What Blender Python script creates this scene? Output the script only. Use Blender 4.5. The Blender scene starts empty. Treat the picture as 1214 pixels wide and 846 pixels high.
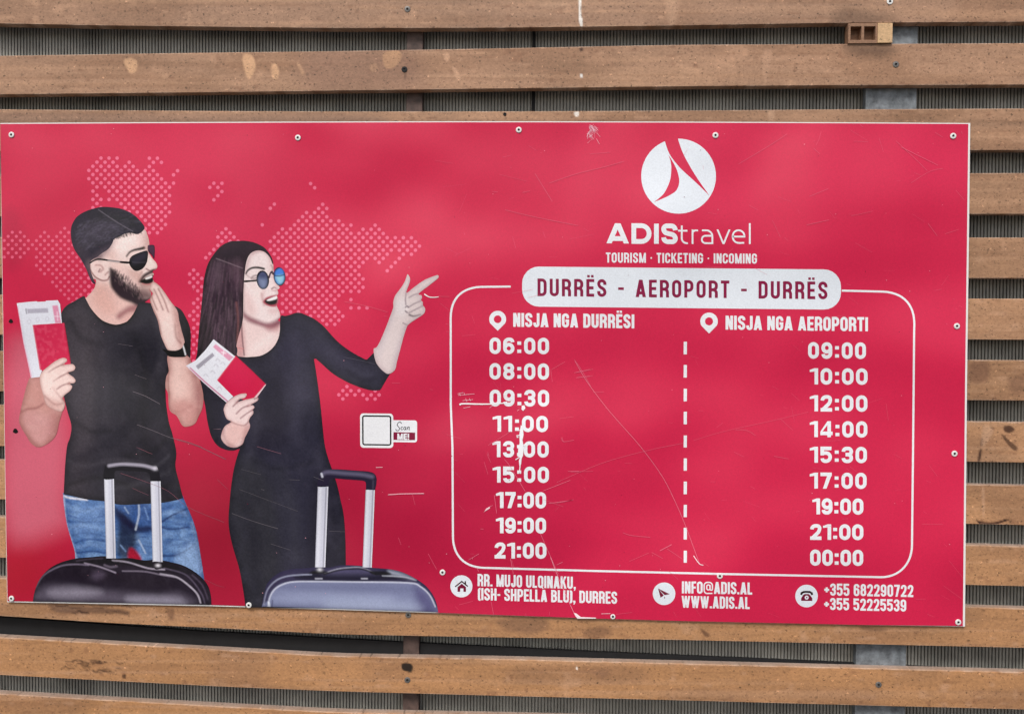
import bpy, math
import numpy as np
from mathutils import Matrix, Vector

# ------------------------------------------------------------------ camera, sky, sun, exposure
S = bpy.context.scene
COL = S.collection
F_PX = 32 / 36 * 1214
CAM = np.array([0.17068329, -1.87652097, 0.07212448])
PITCH, YAW, ROLL = -0.02358226, 0.04818919, -0.00854785
RM = Matrix.Rotation(YAW, 3, 'Z') @ Matrix.Rotation(PITCH, 3, 'X') @ Matrix.Rotation(ROLL, 3, 'Y')
RN = np.array(RM)
cam_d = bpy.data.cameras.new('camera')
cam_d.lens = 32; cam_d.sensor_width = 36; cam_d.clip_start = 0.05; cam_d.clip_end = 500
cam = bpy.data.objects.new('camera', cam_d); COL.objects.link(cam)
cam.matrix_world = Matrix.Translation(Vector(CAM)) @ (RM @ Matrix.Rotation(math.pi / 2, 3, 'X')).to_4x4()
S.camera = cam

SUN_EL, SUN_AZ = math.radians(48), math.radians(196)      # high, behind the viewer and to the left, veiled by cloud
world = bpy.data.worlds.new('World'); S.world = world; world.use_nodes = True
wn = world.node_tree.nodes; wn.clear()
sky = wn.new('ShaderNodeTexSky'); sky.sky_type = 'NISHITA'; sky.sun_disc = False
sky.sun_elevation = SUN_EL; sky.sun_rotation = SUN_AZ; sky.air_density = 1.0; sky.dust_density = 4.0; sky.ozone_density = 1.0
wbg = wn.new('ShaderNodeBackground'); wbg.inputs['Strength'].default_value = 0.095
wout = wn.new('ShaderNodeOutputWorld')
world.node_tree.links.new(sky.outputs[0], wbg.inputs[0]); world.node_tree.links.new(wbg.outputs[0], wout.inputs[0])
sun_d = bpy.data.lights.new('sun', 'SUN'); sun_d.energy = 1.3; sun_d.angle = math.radians(16); sun_d.color = (1, 0.98, 0.955)
sun = bpy.data.objects.new('sun', sun_d); COL.objects.link(sun)
sdir = Vector((math.sin(SUN_AZ) * math.cos(SUN_EL), math.cos(SUN_AZ) * math.cos(SUN_EL), math.sin(SUN_EL)))
sun.rotation_euler = sdir.to_track_quat('Z', 'Y').to_euler(); sun.location = (-1, -4, 5)
S.view_settings.view_transform = 'Standard'; S.view_settings.look = 'None'
S.view_settings.exposure = 0.53; S.view_settings.gamma = 1.0

rng = np.random.default_rng(7)

# ------------------------------------------------------------------ helpers
def at(px, py, Y=0.0):
    """points of the plane y = Y seen at these photograph coordinates"""
    px = np.asarray(px, float); py = np.asarray(py, float)
    d = np.stack([(px - 607) / F_PX, np.ones_like(px), -(py - 423) / F_PX], -1) @ RN.T
    s = (Y - CAM[1]) / d[..., 1]
    return CAM + d * s[..., None]

def lin(c):
    c = np.asarray(c, float) / 255
    return np.where(c <= .04045, c / 12.92, ((c + .055) / 1.055) ** 2.4)

def ink(c):
    """base colour of a pigment seen as sRGB c"""
    return np.maximum(lin(c) * 0.98 - 0.016, 0.004)

def mesh_obj(name, V, F, mat, parent=None, cols=None, smooth=False, loc=None):
    me = bpy.data.meshes.new(name)
    V = np.asarray(V, float)
    if loc is not None: V = V - np.asarray(loc)
    me.from_pydata(V.tolist(), [], [list(map(int, f)) for f in F]); me.update()
    if cols is not None:
        a = me.color_attributes.new('Col', 'FLOAT_COLOR', 'POINT')
        c = np.ones((len(V), 4)); c[:, :3] = cols
        a.data.foreach_set('color', c.ravel().astype(np.float32))
    if smooth: me.polygons.foreach_set('use_smooth', [True] * len(me.polygons))
    me.materials.append(mat)
    o = bpy.data.objects.new(name, me); COL.objects.link(o)
    if parent is not None: o.parent = parent
    return o

def empty(name, loc, label, cat, group=None):
    o = bpy.data.objects.new(name, None); COL.objects.link(o); o.location = loc
    o['label'] = label; o['category'] = cat
    if group: o['group'] = group
    return o

def spline(P, closed=True, n=6):
    """Catmull-Rom through the points; a repeated point is a sharp corner"""
    P = np.asarray(P, float); N = len(P); out = []
    m = N if closed else N - 1
    for i in range(m):
        p0 = P[(i - 1) % N] if closed or i > 0 else P[0]
        p1 = P[i]; p2 = P[(i + 1) % N]
        p3 = P[(i + 2) % N] if closed or i + 2 < N else P[N - 1]
        if np.allclose(p1, p2): out.append(p1); continue
        t = np.linspace(0, 1, n, endpoint=False)[:, None]
        out.extend(.5 * ((2 * p1) + (p2 - p0) * t + (2 * p0 - 5 * p1 + 4 * p2 - p3) * t**2 + (3 * p1 - p0 - 3 * p2 + p3) * t**3))
    if not closed: out.append(P[-1])
    return np.array([np.ravel(o) for o in out])

def inside(poly, X, Y):
    r = np.zeros(X.shape, bool); n = len(poly); j = n - 1
    for i in range(n):
        xi, yi = poly[i]; xj, yj = poly[j]
        if yi != yj:
            c = ((yi > Y) != (yj > Y)) & (X < (xj - xi) * (Y - yi) / (yj - yi) + xi)
            r ^= c
        j = i
    return r

def seg_dist(P, X, Y, closed):
    """distance and nearest point to a polyline, with parameter along it"""
    best = np.full(X.shape, 1e9); bx = np.zeros(X.shape); by = np.zeros(X.shape); bt = np.zeros(X.shape)
    n = len(P); m = n if closed else n - 1
    for i in range(m):
        a = P[i]; b = P[(i + 1) % n]; d = b - a; L = d @ d
        if L < 1e-12: continue
        t = np.clip(((X - a[0]) * d[0] + (Y - a[1]) * d[1]) / L, 0, 1)
        qx = a[0] + t * d[0]; qy = a[1] + t * d[1]
        D = np.hypot(X - qx, Y - qy); k = D < best
        best = np.where(k, D, best); bx = np.where(k, qx, bx); by = np.where(k, qy, by); bt = np.where(k, (i + t) / m, bt)
    return best, bx, by, bt

def vnoise(X, Y, sx, sy, seed):
    g = np.random.default_rng(seed).random((128, 128))
    x = X / sx; y = Y / sy; x0 = np.floor(x).astype(int); y0 = np.floor(y).astype(int)
    fx = x - x0; fy = y - y0; fx = fx * fx * (3 - 2 * fx); fy = fy * fy * (3 - 2 * fy)
    G = lambda a, b: g[a % 128, b % 128]
    return (G(x0, y0) * (1 - fx) + G(x0 + 1, y0) * fx) * (1 - fy) + (G(x0, y0 + 1) * (1 - fx) + G(x0 + 1, y0 + 1) * fx) * fy

class Paint:
    """a sheet of print: outline in photograph coordinates, coloured point by point like ink on film"""
    def __init__(s, outline, base, h=1.0, holes=(), tr=None):
        poly = np.asarray(outline, float); s.tr = tr
        x0, y0 = poly.min(0) - h; x1, y1 = poly.max(0) + h
        xs = np.arange(x0, x1 + h, h); ys = np.arange(y0, y1 + h, h)
        X, Y = np.meshgrid(xs, ys); I = inside(poly, X, Y)
        c = I[:-1, :-1] | I[1:, :-1] | I[:-1, 1:] | I[1:, 1:]
        used = np.zeros(I.shape, bool)
        used[:-1, :-1] |= c; used[1:, :-1] |= c; used[:-1, 1:] |= c; used[1:, 1:] |= c
        idx = -np.ones(I.shape, int); idx[used] = np.arange(used.sum())
        vx = X[used].copy(); vy = Y[used].copy(); o = ~I[used]
        _, bx, by, _ = seg_dist(poly, vx[o], vy[o], True)
        vx[o] = bx; vy[o] = by
        r, q = np.nonzero(c)
        s.F = np.stack([idx[r, q], idx[r + 1, q], idx[r + 1, q + 1], idx[r, q + 1]], 1)
        s.X = vx; s.Y = vy; s.C = np.tile(ink(base), (len(vx), 1)); s.poly = poly
    def mix(s, m, c):
        s.C = s.C * (1 - m[:, None]) + ink(c) * m[:, None]; return s
    def T(s, pts):
        pts = np.asarray(pts, float)
        return pts if s.tr is None else np.array(s.tr[:2]) + pts / s.tr[2]
    def blob(s, pts, c, feather=2.0, op=1.0, smooth=True, n=4):
        P = s.T(pts); P = spline(P, True, n) if smooth else P
        b = (s.X > P[:, 0].min() - feather) & (s.X < P[:, 0].max() + feather) & (s.Y > P[:, 1].min() - feather) & (s.Y < P[:, 1].max() + feather)
        m = np.zeros(len(s.X))
        if b.any():
            d = seg_dist(P, s.X[b], s.Y[b], True)[0]; d = np.where(inside(P, s.X[b], s.Y[b]), d, -d)
            t = np.clip(d / feather * .5 + .5, 0, 1); m[b] = t * t * (3 - 2 * t) * op
        return s.mix(m, c)
    def line(s, pts, c, w=1.5, op=1.0, soft=.7, taper=(1, 1), smooth=True):
        P = s.T(pts); P = spline(P, False, 5) if smooth and len(P) > 2 else P
        r = w + soft + 1
        b = (s.X > P[:, 0].min() - r) & (s.X < P[:, 0].max() + r) & (s.Y > P[:, 1].min() - r) & (s.Y < P[:, 1].max() + r)
        m = np.zeros(len(s.X))
        if b.any():
            d, _, _, t = seg_dist(P, s.X[b], s.Y[b], False)
            hw = .5 * w * (taper[0] + (taper[1] - taper[0]) * t)
            m[b] = np.clip((hw - d) / soft * .5 + .5, 0, 1) * op
        return s.mix(m, c)
    def spot(s, x, y, rx, ry, c, op=1.0):
        x, y = s.T([x, y]); k = 1 if s.tr is None else 1 / s.tr[2]
        return s.mix(np.exp(-(((s.X - x) / (rx * k)) ** 2 + ((s.Y - y) / (ry * k)) ** 2)) * op, c)
    def rim(s, w, c, op, side=None):
        d = seg_dist(s.poly, s.X, s.Y, True)[0]; m = np.exp(-(d / w) ** 1.5) * op
        if side is not None:        # only the edge that lies on this side of the form
            gx = s.X + side[0] * w; gy = s.Y + side[1] * w; m = m * np.where(inside(s.poly, gx, gy), .25, 1)
        return s.mix(m, c)
    def mottle(s, dark, light, sc, seed, a=.35):
        q = vnoise(s.X, s.Y, sc, sc, seed) * .6 + vnoise(s.X, s.Y, sc * .45, sc * .45, seed + 1) * .4
        s.mix(np.clip((.5 - q) * 2.2, 0, 1) * a, dark); return s.mix(np.clip((q - .5) * 2.2, 0, 1) * a, light)
    def grain(s, amp=.12, sc=1.6, seed=1):
        n = vnoise(s.X, s.Y, sc, sc, seed) + .6 * vnoise(s.X, s.Y, sc * .6, sc * .6, seed + 5)
        s.C = np.clip(s.C * (1 + amp * (n - .8)[:, None]) + .004 * (n - .8)[:, None], .004, .9); return s
    def build(s, name, mat, parent, Y, loc):
        return mesh_obj(name, at(s.X, s.Y, Y), s.F, mat, parent, s.C, loc=loc)
    def merge(s, o):
        s.F = np.concatenate([s.F, o.F + len(s.X)]); s.X = np.concatenate([s.X, o.X]); s.Y = np.concatenate([s.Y, o.Y])
        s.C = np.concatenate([s.C, o.C]); return s

# ------------------------------------------------------------------ materials
def mat_new(name, rough=.5, spec=.5, metal=0.0):
    m = bpy.data.materials.new(name); m.use_nodes = True
    nt = m.node_tree; b = nt.nodes['Principled BSDF']
    b.inputs['Roughness'].default_value = rough; b.inputs['Metallic'].default_value = metal
    b.inputs['Specular IOR Level'].default_value = spec
    return m, nt, b

def node(nt, t, **k):
    n = nt.nodes.new(t)
    for a, v in k.items():
        if a in n.inputs.keys(): n.inputs[a].default_value = v
        else: setattr(n, a, v)
    return n

# glossy printed film over a slightly wavy board
PRINT, nt, b = mat_new('printed_film', .30, .36)
at_n = node(nt, 'ShaderNodeAttribute', attribute_name='Col')
tc = node(nt, 'ShaderNodeTexCoord')
gr = node(nt, 'ShaderNodeTexNoise', Scale=420.0, Detail=2.0, Roughness=.7)
mr = node(nt, 'ShaderNodeMapRange'); mr.inputs[1].default_value = .25; mr.inputs[2].default_value = .75; mr.inputs[3].default_value = .91; mr.inputs[4].default_value = 1.09
ml = node(nt, 'ShaderNodeVectorMath', operation='MULTIPLY')
nt.links.new(tc.outputs['Object'], gr.inputs['Vector']); nt.links.new(gr.outputs['Fac'], mr.inputs[0])
nt.links.new(at_n.outputs['Color'], ml.inputs[0]); nt.links.new(mr.outputs[0], ml.inputs[1])
nt.links.new(ml.outputs[0], b.inputs['Base Color'])
wav = node(nt, 'ShaderNodeTexNoise', Scale=3.2, Detail=1.0, Roughness=.4)
bmp = node(nt, 'ShaderNodeBump', Strength=1.0, Distance=.05)
nt.links.new(tc.outputs['Object'], wav.inputs['Vector']); nt.links.new(wav.outputs['Fac'], bmp.inputs['Height'])
nt.links.new(bmp.outputs[0], b.inputs['Normal'])
rn = node(nt, 'ShaderNodeTexNoise', Scale=9.0, Detail=5.0, Roughness=.65)
rr = node(nt, 'ShaderNodeMapRange'); rr.inputs[3].default_value = .24; rr.inputs[4].default_value = .44
nt.links.new(tc.outputs['Object'], rn.inputs['Vector']); nt.links.new(rn.outputs['Fac'], rr.inputs[0]); nt.links.new(rr.outputs[0], b.inputs['Roughness'])

PVC, nt, b = mat_new('white_board', .45)
b.inputs['Base Color'].default_value = (.78, .78, .77, 1)

# wood and plastic composite: flecked tan
WPC, nt, b = mat_new('wood_composite', .62, .35)
a = node(nt, 'ShaderNodeAttribute', attribute_name='Col')
tc = node(nt, 'ShaderNodeTexCoord'); oi = node(nt, 'ShaderNodeObjectInfo')
off = node(nt, 'ShaderNodeVectorMath', operation='ADD'); scl = node(nt, 'ShaderNodeVectorMath', operation='SCALE'); scl.inputs['Scale'].default_value = 17.0
cmb = node(nt, 'ShaderNodeCombineXYZ')
nt.links.new(oi.outputs['Random'], cmb.inputs[0]); nt.links.new(oi.outputs['Random'], cmb.inputs[2])
nt.links.new(cmb.outputs[0], scl.inputs[0]); nt.links.new(tc.outputs['Object'], off.inputs[0]); nt.links.new(scl.outputs[0], off.inputs[1])
def mapped(sx, sz):
    mp = node(nt, 'ShaderNodeMapping'); mp.inputs['Scale'].default_value = (sx, 1, sz)
    nt.links.new(off.outputs[0], mp.inputs[0]); return mp.outputs[0]
def mulr(prev, fac, f0, f1, t0, t1):
    r = node(nt, 'ShaderNodeMapRange'); r.inputs[1].default_value = f0; r.inputs[2].default_value = f1; r.inputs[3].default_value = t0; r.inputs[4].default_value = t1
    nt.links.new(fac, r.inputs[0])
    m = node(nt, 'ShaderNodeVectorMath', operation='MULTIPLY'); nt.links.new(prev, m.inputs[0]); nt.links.new(r.outputs[0], m.inputs[1]); return m.outputs[0]
n1 = node(nt, 'ShaderNodeTexNoise', Scale=260.0, Detail=3.0, Roughness=.75); nt.links.new(mapped(.75, 1), n1.inputs[0])
c = mulr(a.outputs['Color'], n1.outputs['Fac'], .3, .7, .80, 1.20)
n2 = node(nt, 'ShaderNodeTexNoise', Scale=7.0, Detail=5.0, Roughness=.62); nt.links.new(mapped(.6, 2.2), n2.inputs[0])
c = mulr(c, n2.outputs['Fac'], .3, .7, .86, 1.13)
wob = node(nt, 'ShaderNodeTexNoise', Scale=330.0, Detail=1.0); nt.links.new(mapped(1, 1), wob.inputs[0])
def specks(prev, scale, share, r0, r1, tone, seed):
    vs = node(nt, 'ShaderNodeVectorMath', operation='SCALE'); vs.inputs['Scale'].default_value = .0085
    nt.links.new(wob.outputs['Color'], vs.inputs[0])
    va = node(nt, 'ShaderNodeVectorMath', operation='ADD'); nt.links.new(mapped(.8, 1.1), va.inputs[0]); nt.links.new(vs.outputs[0], va.inputs[1])
    vb = node(nt, 'ShaderNodeVectorMath', operation='ADD'); nt.links.new(va.outputs[0], vb.inputs[0]); vb.inputs[1].default_value = (seed, 0, seed * 2)
    sw = node(nt, 'ShaderNodeSeparateXYZ'); nt.links.new(vb.outputs[0], sw.inputs[0]); cw = node(nt, 'ShaderNodeCombineXYZ'); nt.links.new(sw.outputs[0], cw.inputs[0]); nt.links.new(sw.outputs[2], cw.inputs[1])
    v = node(nt, 'ShaderNodeTexVoronoi', Scale=scale); v.voronoi_dimensions = '2D'; nt.links.new(cw.outputs[0], v.inputs['Vector'])
    sx = node(nt, 'ShaderNodeSeparateXYZ'); nt.links.new(v.outputs['Color'], sx.inputs[0])
    lt = node(nt, 'ShaderNodeMath', operation='LESS_THAN'); nt.links.new(sx.outputs[0], lt.inputs[0]); lt.inputs[1].default_value = share
    rad = node(nt, 'ShaderNodeMapRange'); nt.links.new(sx.outputs[1], rad.inputs[0]); rad.inputs[3].default_value = r0; rad.inputs[4].default_value = r1
    df = node(nt, 'ShaderNodeMath', operation='SUBTRACT'); nt.links.new(rad.outputs[0], df.inputs[0]); nt.links.new(v.outputs['Distance'], df.inputs[1])
    mr_ = node(nt, 'ShaderNodeMapRange'); nt.links.new(df.outputs[0], mr_.inputs[0]); mr_.inputs[1].default_value = -.03; mr_.inputs[2].default_value = .05; mr_.inputs[3].default_value = 0; mr_.inputs[4].default_value = 1
    mm = node(nt, 'ShaderNodeMath', operation='MULTIPLY'); nt.links.new(mr_.outputs[0], mm.inputs[0]); nt.links.new(lt.outputs[0], mm.inputs[1])
    return mulr(prev, mm.outputs[0], 0, 1, 1.0, tone)
c = specks(c, 105.0, .5, .03, .17, .40, 3.1)
c = specks(c, 170.0, .45, .05, .2, .55, 7.7)
c = specks(c, 45.0, .3, .03, .12, .66, 19.3)
c = specks(c, 80.0, .16, .05, .13, 1.7, 11.3)
nt.links.new(c, b.inputs['Base Color'])
bp = node(nt, 'ShaderNodeBump', Strength=.35, Distance=.0006); nt.links.new(n1.outputs['Fac'], bp.inputs['Height']); nt.links.new(bp.outputs[0], b.inputs['Normal'])

def simple(name, col, rough=.5, metal=0.0, nsc=60.0, amp=.25):
    m, nt, b = mat_new(name, rough, .5, metal)
    tc = node(nt, 'ShaderNodeTexCoord'); n = node(nt, 'ShaderNodeTexNoise', Scale=nsc, Detail=4.0, Roughness=.65)
    nt.links.new(tc.outputs['Object'], n.inputs[0])
    r = node(nt, 'ShaderNodeMapRange'); r.inputs[1].default_value = .3; r.inputs[2].default_value = .7; r.inputs[3].default_value = 1 - amp; r.inputs[4].default_value = 1 + amp
    nt.links.new(n.outputs['Fac'], r.inputs[0])
    v = node(nt, 'ShaderNodeVectorMath', operation='SCALE'); v.inputs[0].default_value = col; nt.links.new(r.outputs[0], v.inputs['Scale'])
    nt.links.new(v.outputs[0], b.inputs['Base Color']); return m
SHEET = simple('ribbed_polycarbonate', (.29, .283, .25), .5, nsc=9, amp=.42)
GALV = simple('galvanised_steel', (.15, .17, .185), .55, nsc=48, amp=.6)
RUST = simple('rusty_primer_steel', (.075, .048, .040), .7, nsc=50, amp=.5)
DARK = simple('dark_steel', (.007, .007, .008), .8)
SCREW = simple('zinc_screw', (.74, .74, .72), .4, .0, 300, .1)
HOLE = simple('black_recess', (.015, .014, .014), .8)
OLDSCREW = simple('weathered_screw', (.16, .15, .14), .5, .4, 200, .3)

# ------------------------------------------------------------------ slat screen and what is behind it
Y_SLAT, T_SLAT = .0065, .021
SCREEN_LOC = at(607, 423, Y_SLAT + T_SLAT); SCREEN_LOC[2] = at(607, 846, .03)[2]
screen = empty('slat_screen', SCREEN_LOC, 'screen of horizontal tan wood-composite slats on steel posts, behind the red sign', 'slat screen')
XS = [0, 130, 265, 400, 600, 800, 1000, 1214]
def L4(a, b_, c_, d):       # values at x = 0, 400, 800, 1214
    return np.interp(XS, [0, 400, 800, 1214], [a, b_, c_, d])
SLATS = [
    (np.array([-22.] * 8), np.array([28.5, 31, 32.5, 34, 33.6, 31, 27.7, 26.5])),
    (np.array([66, 64, 62, 60.5, 57, 53, 52, 51.]), np.array([112.5, 111.2, 109.8, 108, 105.5, 103, 101.6, 101])),
    (np.array([129.5, 130.5, 131.5, 132, 132, 131, 129.5, 128.5]), L4(180, 180, 179, 178.5)),
    (L4(208, 207, 206, 205), L4(257, 256, 255, 254)),
    (L4(281, 281, 281, 281.5), L4(330, 330, 330, 330)),
    (L4(349, 351, 353, 354), L4(397, 399, 401, 403)),
    (L4(416, 420, 424, 427), L4(464, 468, 472, 475)),
    (L4(480, 487, 494, 500.5), L4(529, 536, 542, 548.5)),
    (L4(545, 556, 566, 575.5), L4(592, 603, 613, 622.5)),
    (L4(612.5, 625, 636, 647.5), L4(661, 674, 685, 695)),
    (L4(685, 698, 710, 721), np.array([730, 738.5, 745, 752, 755.8, 758.5, 763, 768])),
    (np.array([755, 762.5, 770, 777.5, 781, 786, 791, 796.5]), np.array([800, 807, 814, 819.5, 825, 830, 835.5, 841])),
    (np.array([822, 829.5, 837, 844, 848, 853, 859, 865.])
     , L4(868, 888, 898, 910)),
]
TAN = (173, 133, 101)
STAINS_AND_SHADE = {   # (points, colour, feather, opacity) in photograph coordinates
 0: [([(686, -5), (689, -5), (688.5, 14), (690.5, 24), (690, 32), (688.5, 32), (687, 27), (686.3, 20)], (238, 234, 226), .6, .95),
     ([(1000, 8), (1030, 12), (1060, 20), (1050, 32), (1000, 32), (985, 22)], (92, 74, 62), 12, .55),
     ([(640, 4), (675, 4), (672, 9), (645, 8)], (195, 160, 132), 4, .4), ([(790, -5), (804, -5), (800, 28), (792, 26)], (195, 158, 130), 4, .5)],
 1: [([(147, 71), (156, 69), (163, 74), (161, 84), (155, 87), (149, 79)], (206, 164, 128), 1.4, .95),
     ([(288, 66), (298, 65), (303, 77), (300, 88), (295, 94), (290, 84)], (206, 164, 128), 1.4, .95),
     ([(322, 78), (327, 76), (331, 86), (328, 94), (323, 92)], (206, 164, 128), 1.4, .95),
     ([(352, 75), (356, 77), (361, 86), (358, 89)], (206, 164, 128), 1.4, .95),
     ([(454, 65), (465, 60), (475, 62), (474, 73), (464, 81), (456, 79)], (214, 168, 126), 1.2, 1),
     ([(438, 77), (446, 76), (448, 82), (441, 85)], (206, 164, 128), 1.4, .95), ([(527, 63), (533, 65), (531, 73), (527, 71)], (200, 160, 130), 1.4, .7),
     ([(536, 80), (541, 82), (546, 93), (542, 95)], (200, 160, 130), 1.3, .7), ([(700, 66), (730, 70), (720, 78), (695, 76)], (186, 146, 118), 4, .35),
     ([(360, 60), (480, 58), (500, 100), (460, 108), (370, 108)], (140, 108, 92), 18, .55),
     ([(1000, 54), (1040, 52), (1062, 60), (1045, 68), (1015, 66)], (64, 50, 44), 9, .6),  # soot below the offcut, deepened to stand in for its shadow
     ([(687, 57), (691, 57), (691, 60), (688, 61)], (70, 50, 44), 1, .9), ([(688, 88.5), (690.5, 88.5), (690.5, 91.5), (688, 91.5)], (240, 238, 232), .7, 1),
     ([(479, 84), (481.5, 84), (481, 94), (479.5, 94)], (90, 66, 56), 1.5, .6), ([(905, 62), (915, 60), (913, 78), (907, 100), (904, 80)], (190, 152, 125), 2, .5),
     ([(850, 70), (885, 62), (880, 70), (855, 76)], (190, 150, 122), 3, .4)],
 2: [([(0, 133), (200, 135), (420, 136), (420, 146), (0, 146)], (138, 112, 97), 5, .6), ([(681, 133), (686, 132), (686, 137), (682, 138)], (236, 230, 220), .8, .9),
     ([(910, 132), (918, 131), (917, 143), (912, 143)], (196, 160, 132), 1.5, .6), ([(0, 142), (1150, 142), (1150, 150), (0, 150)], (96, 76, 64), 2, .35)],  # last entry: darker strip along the sign's top edge
 6: [([(1150, 430), (1172, 430), (1170, 452), (1150, 452)], (126, 92, 74), 4, .7), ([(1196, 450), (1214, 444), (1214, 462), (1200, 466)], (124, 92, 75), 5, .6)],
 7: [([(1190, 506), (1197, 504), (1203, 509), (1197, 513), (1191, 511)], (74, 52, 44), 1.2, .9), ([(1187, 514), (1197, 522), (1206, 530), (1203, 534), (1194, 526)], (78, 56, 46), 1, .8),
     ([(1163, 520), (1166, 519), (1165, 528), (1162, 528)], (84, 60, 50), 1, .8), ([(1161, 534), (1164, 533), (1162, 546), (1159, 547)], (70, 50, 44), 1, .9),
     ([(1166, 505), (1178, 510), (1164, 530)], (196, 160, 132), 2, .5)],
 8: [([(1157, 611), (1160, 617), (1178, 618.5), (1192, 615), (1198, 615), (1186, 620), (1176, 622), (1160, 620)], (66, 44, 38), .8, .95),
     ([(1164, 580), (1167, 580), (1167, 610), (1165, 610)], (196, 156, 126), 1.2, .6)],
 10: [([(62, 716), (110, 719), (150, 723), (152, 729), (140, 727), (105, 727), (70, 726), (60, 720)], (96, 74, 64), 2, .7), ([(198, 722), (206, 722), (206, 734), (200, 733)], (112, 82, 66), 2, .6),
      ([(590, 735), (640, 732), (650, 742), (632, 752), (600, 746)], (120, 92, 76), 5, .6), ([(690, 748), (715, 742), (725, 752), (700, 756)], (118, 88, 72), 4, .6),
      ([(830, 744), (842, 752), (836, 754)], (88, 62, 52), 1.5, .7), ([(1020, 742), (1050, 744), (1045, 748), (1025, 747)], (90, 68, 56), 2, .5)],
 11: [([(476, 787), (482, 785), (489, 788), (488, 796), (481, 795), (477, 793)], (36, 32, 32), .8, .95), ([(683, 790), (685, 790), (684.5, 793), (683, 793)], (240, 234, 222), .6, .9),
      ([(700, 795), (722, 793), (716, 804)], (128, 96, 78), 5, .5), ([(145, 799), (149, 799), (149, 804), (145, 803)], (80, 58, 48), .8, .8)],
}
def worn(p, x0, y0, x1, y1, n, seed):     # a worn, flaking patch
    r = np.random.default_rng(seed)
    for _ in range(n):
        x = r.uniform(x0, x1); y = r.uniform(y0, y1); k = r.uniform(4, 14)
        p.line([(x, y), (x + k * .5, y + r.uniform(-2, 2)), (x + k, y + r.uniform(-1.5, 2.5))], (74, 54, 46), r.uniform(.8, 2), r.uniform(.5, .95), .8)

slat_objs = []
for k, (tp, bt) in enumerate(SLATS):
    xs = np.concatenate([np.arange(-330, -30, 6.0), np.arange(-30, 1244, 1.5), np.arange(1244, 1540, 6.0)])
    spl = lambda v: np.interp(xs, XS, np.convolve(np.pad(v, 1, mode='reflect', reflect_type='odd'), [0, 1, 0], 'valid')) if True else 0
    def ext(v):
        lo = v[0] + (v[1] - v[0]) / (XS[1] - XS[0]) * (xs - XS[0]); hi = v[-1] + (v[-1] - v[-2]) / (XS[-1] - XS[-2]) * (xs - XS[-1])
        q = np.interp(xs, XS, v); q = np.where(xs < 0, lo, np.where(xs > 1214, hi, q))
        kern = np.ones(41) / 41; return np.convolve(np.pad(q, 20, mode='reflect', reflect_type='odd'), kern, 'valid')
    T_, B_ = ext(tp), ext(bt)
    nv = max(8, int((B_ - T_).mean() / 1.5)); w = np.linspace(0, 1, nv)
    Yg = T_[None, :] + (B_ - T_)[None, :] * w[:, None]; Xg = np.tile(xs, (nv, 1))
    p = Paint.__new__(Paint); p.tr = None; p.X = Xg.ravel(); p.Y = Yg.ravel()
    base = np.array(TAN) * (1 + .09 * (rng.random() - .5)) + np.array([11, 4, -5]) * (k / 6 - 1)
    p.C = np.tile(ink(base), (len(p.X), 1))
    q = vnoise(p.X + 400 * k, p.Y, 90, 25, 40 + k); p.mix(np.clip((q - .5) * 1.8, 0, .5), (142, 108, 84))
    q = vnoise(p.X + 700 * k, p.Y, 14, 7, 60 + k); p.mix(np.clip((q - .78) * 2.2, 0, .4), (198, 158, 128))
    q = vnoise(p.X + 300 * k, p.Y, 9, 4, 80 + k); p.mix(np.clip((q - .82) * 3, 0, .5), (120, 84, 66))
    q = vnoise(p.X + 200 * k, p.Y * 1.0, 160, 3.2, 120 + k); p.mix(np.clip((q - .66) * 1.3, 0, .28), (134, 98, 74))
    q = vnoise(p.X + 900 * k, p.Y, 240, 4.5, 140 + k); p.mix(np.clip((q - .62) * 1.3, 0, .3), (196, 156, 124))
    # patchy darker tone along the lower arris
    e = np.exp(-(1 - (p.Y - np.repeat(T_[None], nv, 0).ravel()) / np.repeat((B_ - T_)[None], nv, 0).ravel()) * 14)
    p.mix(e * .25 * vnoise(p.X, p.Y, 30, 30, 9), (120, 88, 70))
    for st in STAINS_AND_SHADE.get(k, []): p.blob(*st)
    if k == 11: worn(p, 72, 780, 140, 796, 26, 3)
    if k == 10: worn(p, 62, 717, 150, 727, 12, 5)
    ns = len(xs); ch = .0022
    A = at(p.X, p.Y, Y_SLAT).reshape(nv, ns, 3)
    fr = A.copy(); fr[0, :, 2] -= ch * .6; fr[-1, :, 2] += ch * .6
    rows = [A[0] + [0, T_SLAT, 0], A[0] + [0, ch, 0]] + list(fr) + [A[-1] + [0, ch, 0], A[-1] + [0, T_SLAT, 0]]
    C = p.C.reshape(nv, ns, 3)
    edge = np.tile(ink((172, 154, 142)), (ns, 1)); wear = ink((206, 178, 156)); ew = np.clip(vnoise(xs, xs * 0 + k * 9, 11, 11, 90 + k) * 1.4 - .3, 0, 1)[:, None]
    C[-1] = C[-1] * (1 - .6 * ew) + wear * .6 * ew; C[0] = C[0] * (1 - .6 * ew[::-1]) + wear * .6 * ew[::-1]
    cr = [edge, C[0] * .6 + edge * .4] + list(C) + [C[-1], C[-1]]
    V = np.concatenate(rows); Cc = np.concatenate(cr); nr = len(rows)
    i = np.arange(nr - 1)[:, None] * ns + np.arange(ns - 1)[None, :]
    Fq = np.stack([i, i + ns, i + ns + 1, i + 1], -1).reshape(-1, 4).tolist()
    bk = np.arange(ns - 1); Fq += np.stack([bk, bk + 1, (nr - 1) * ns + bk + 1, (nr - 1) * ns + bk], 1).tolist()
    Fq.append([r * ns for r in range(nr)][::-1]); Fq.append([r * ns + ns - 1 for r in range(nr)])
    slat_objs.append(mesh_obj('slat', V, Fq, WPC, screen, Cc, loc=SCREEN_LOC))

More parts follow.
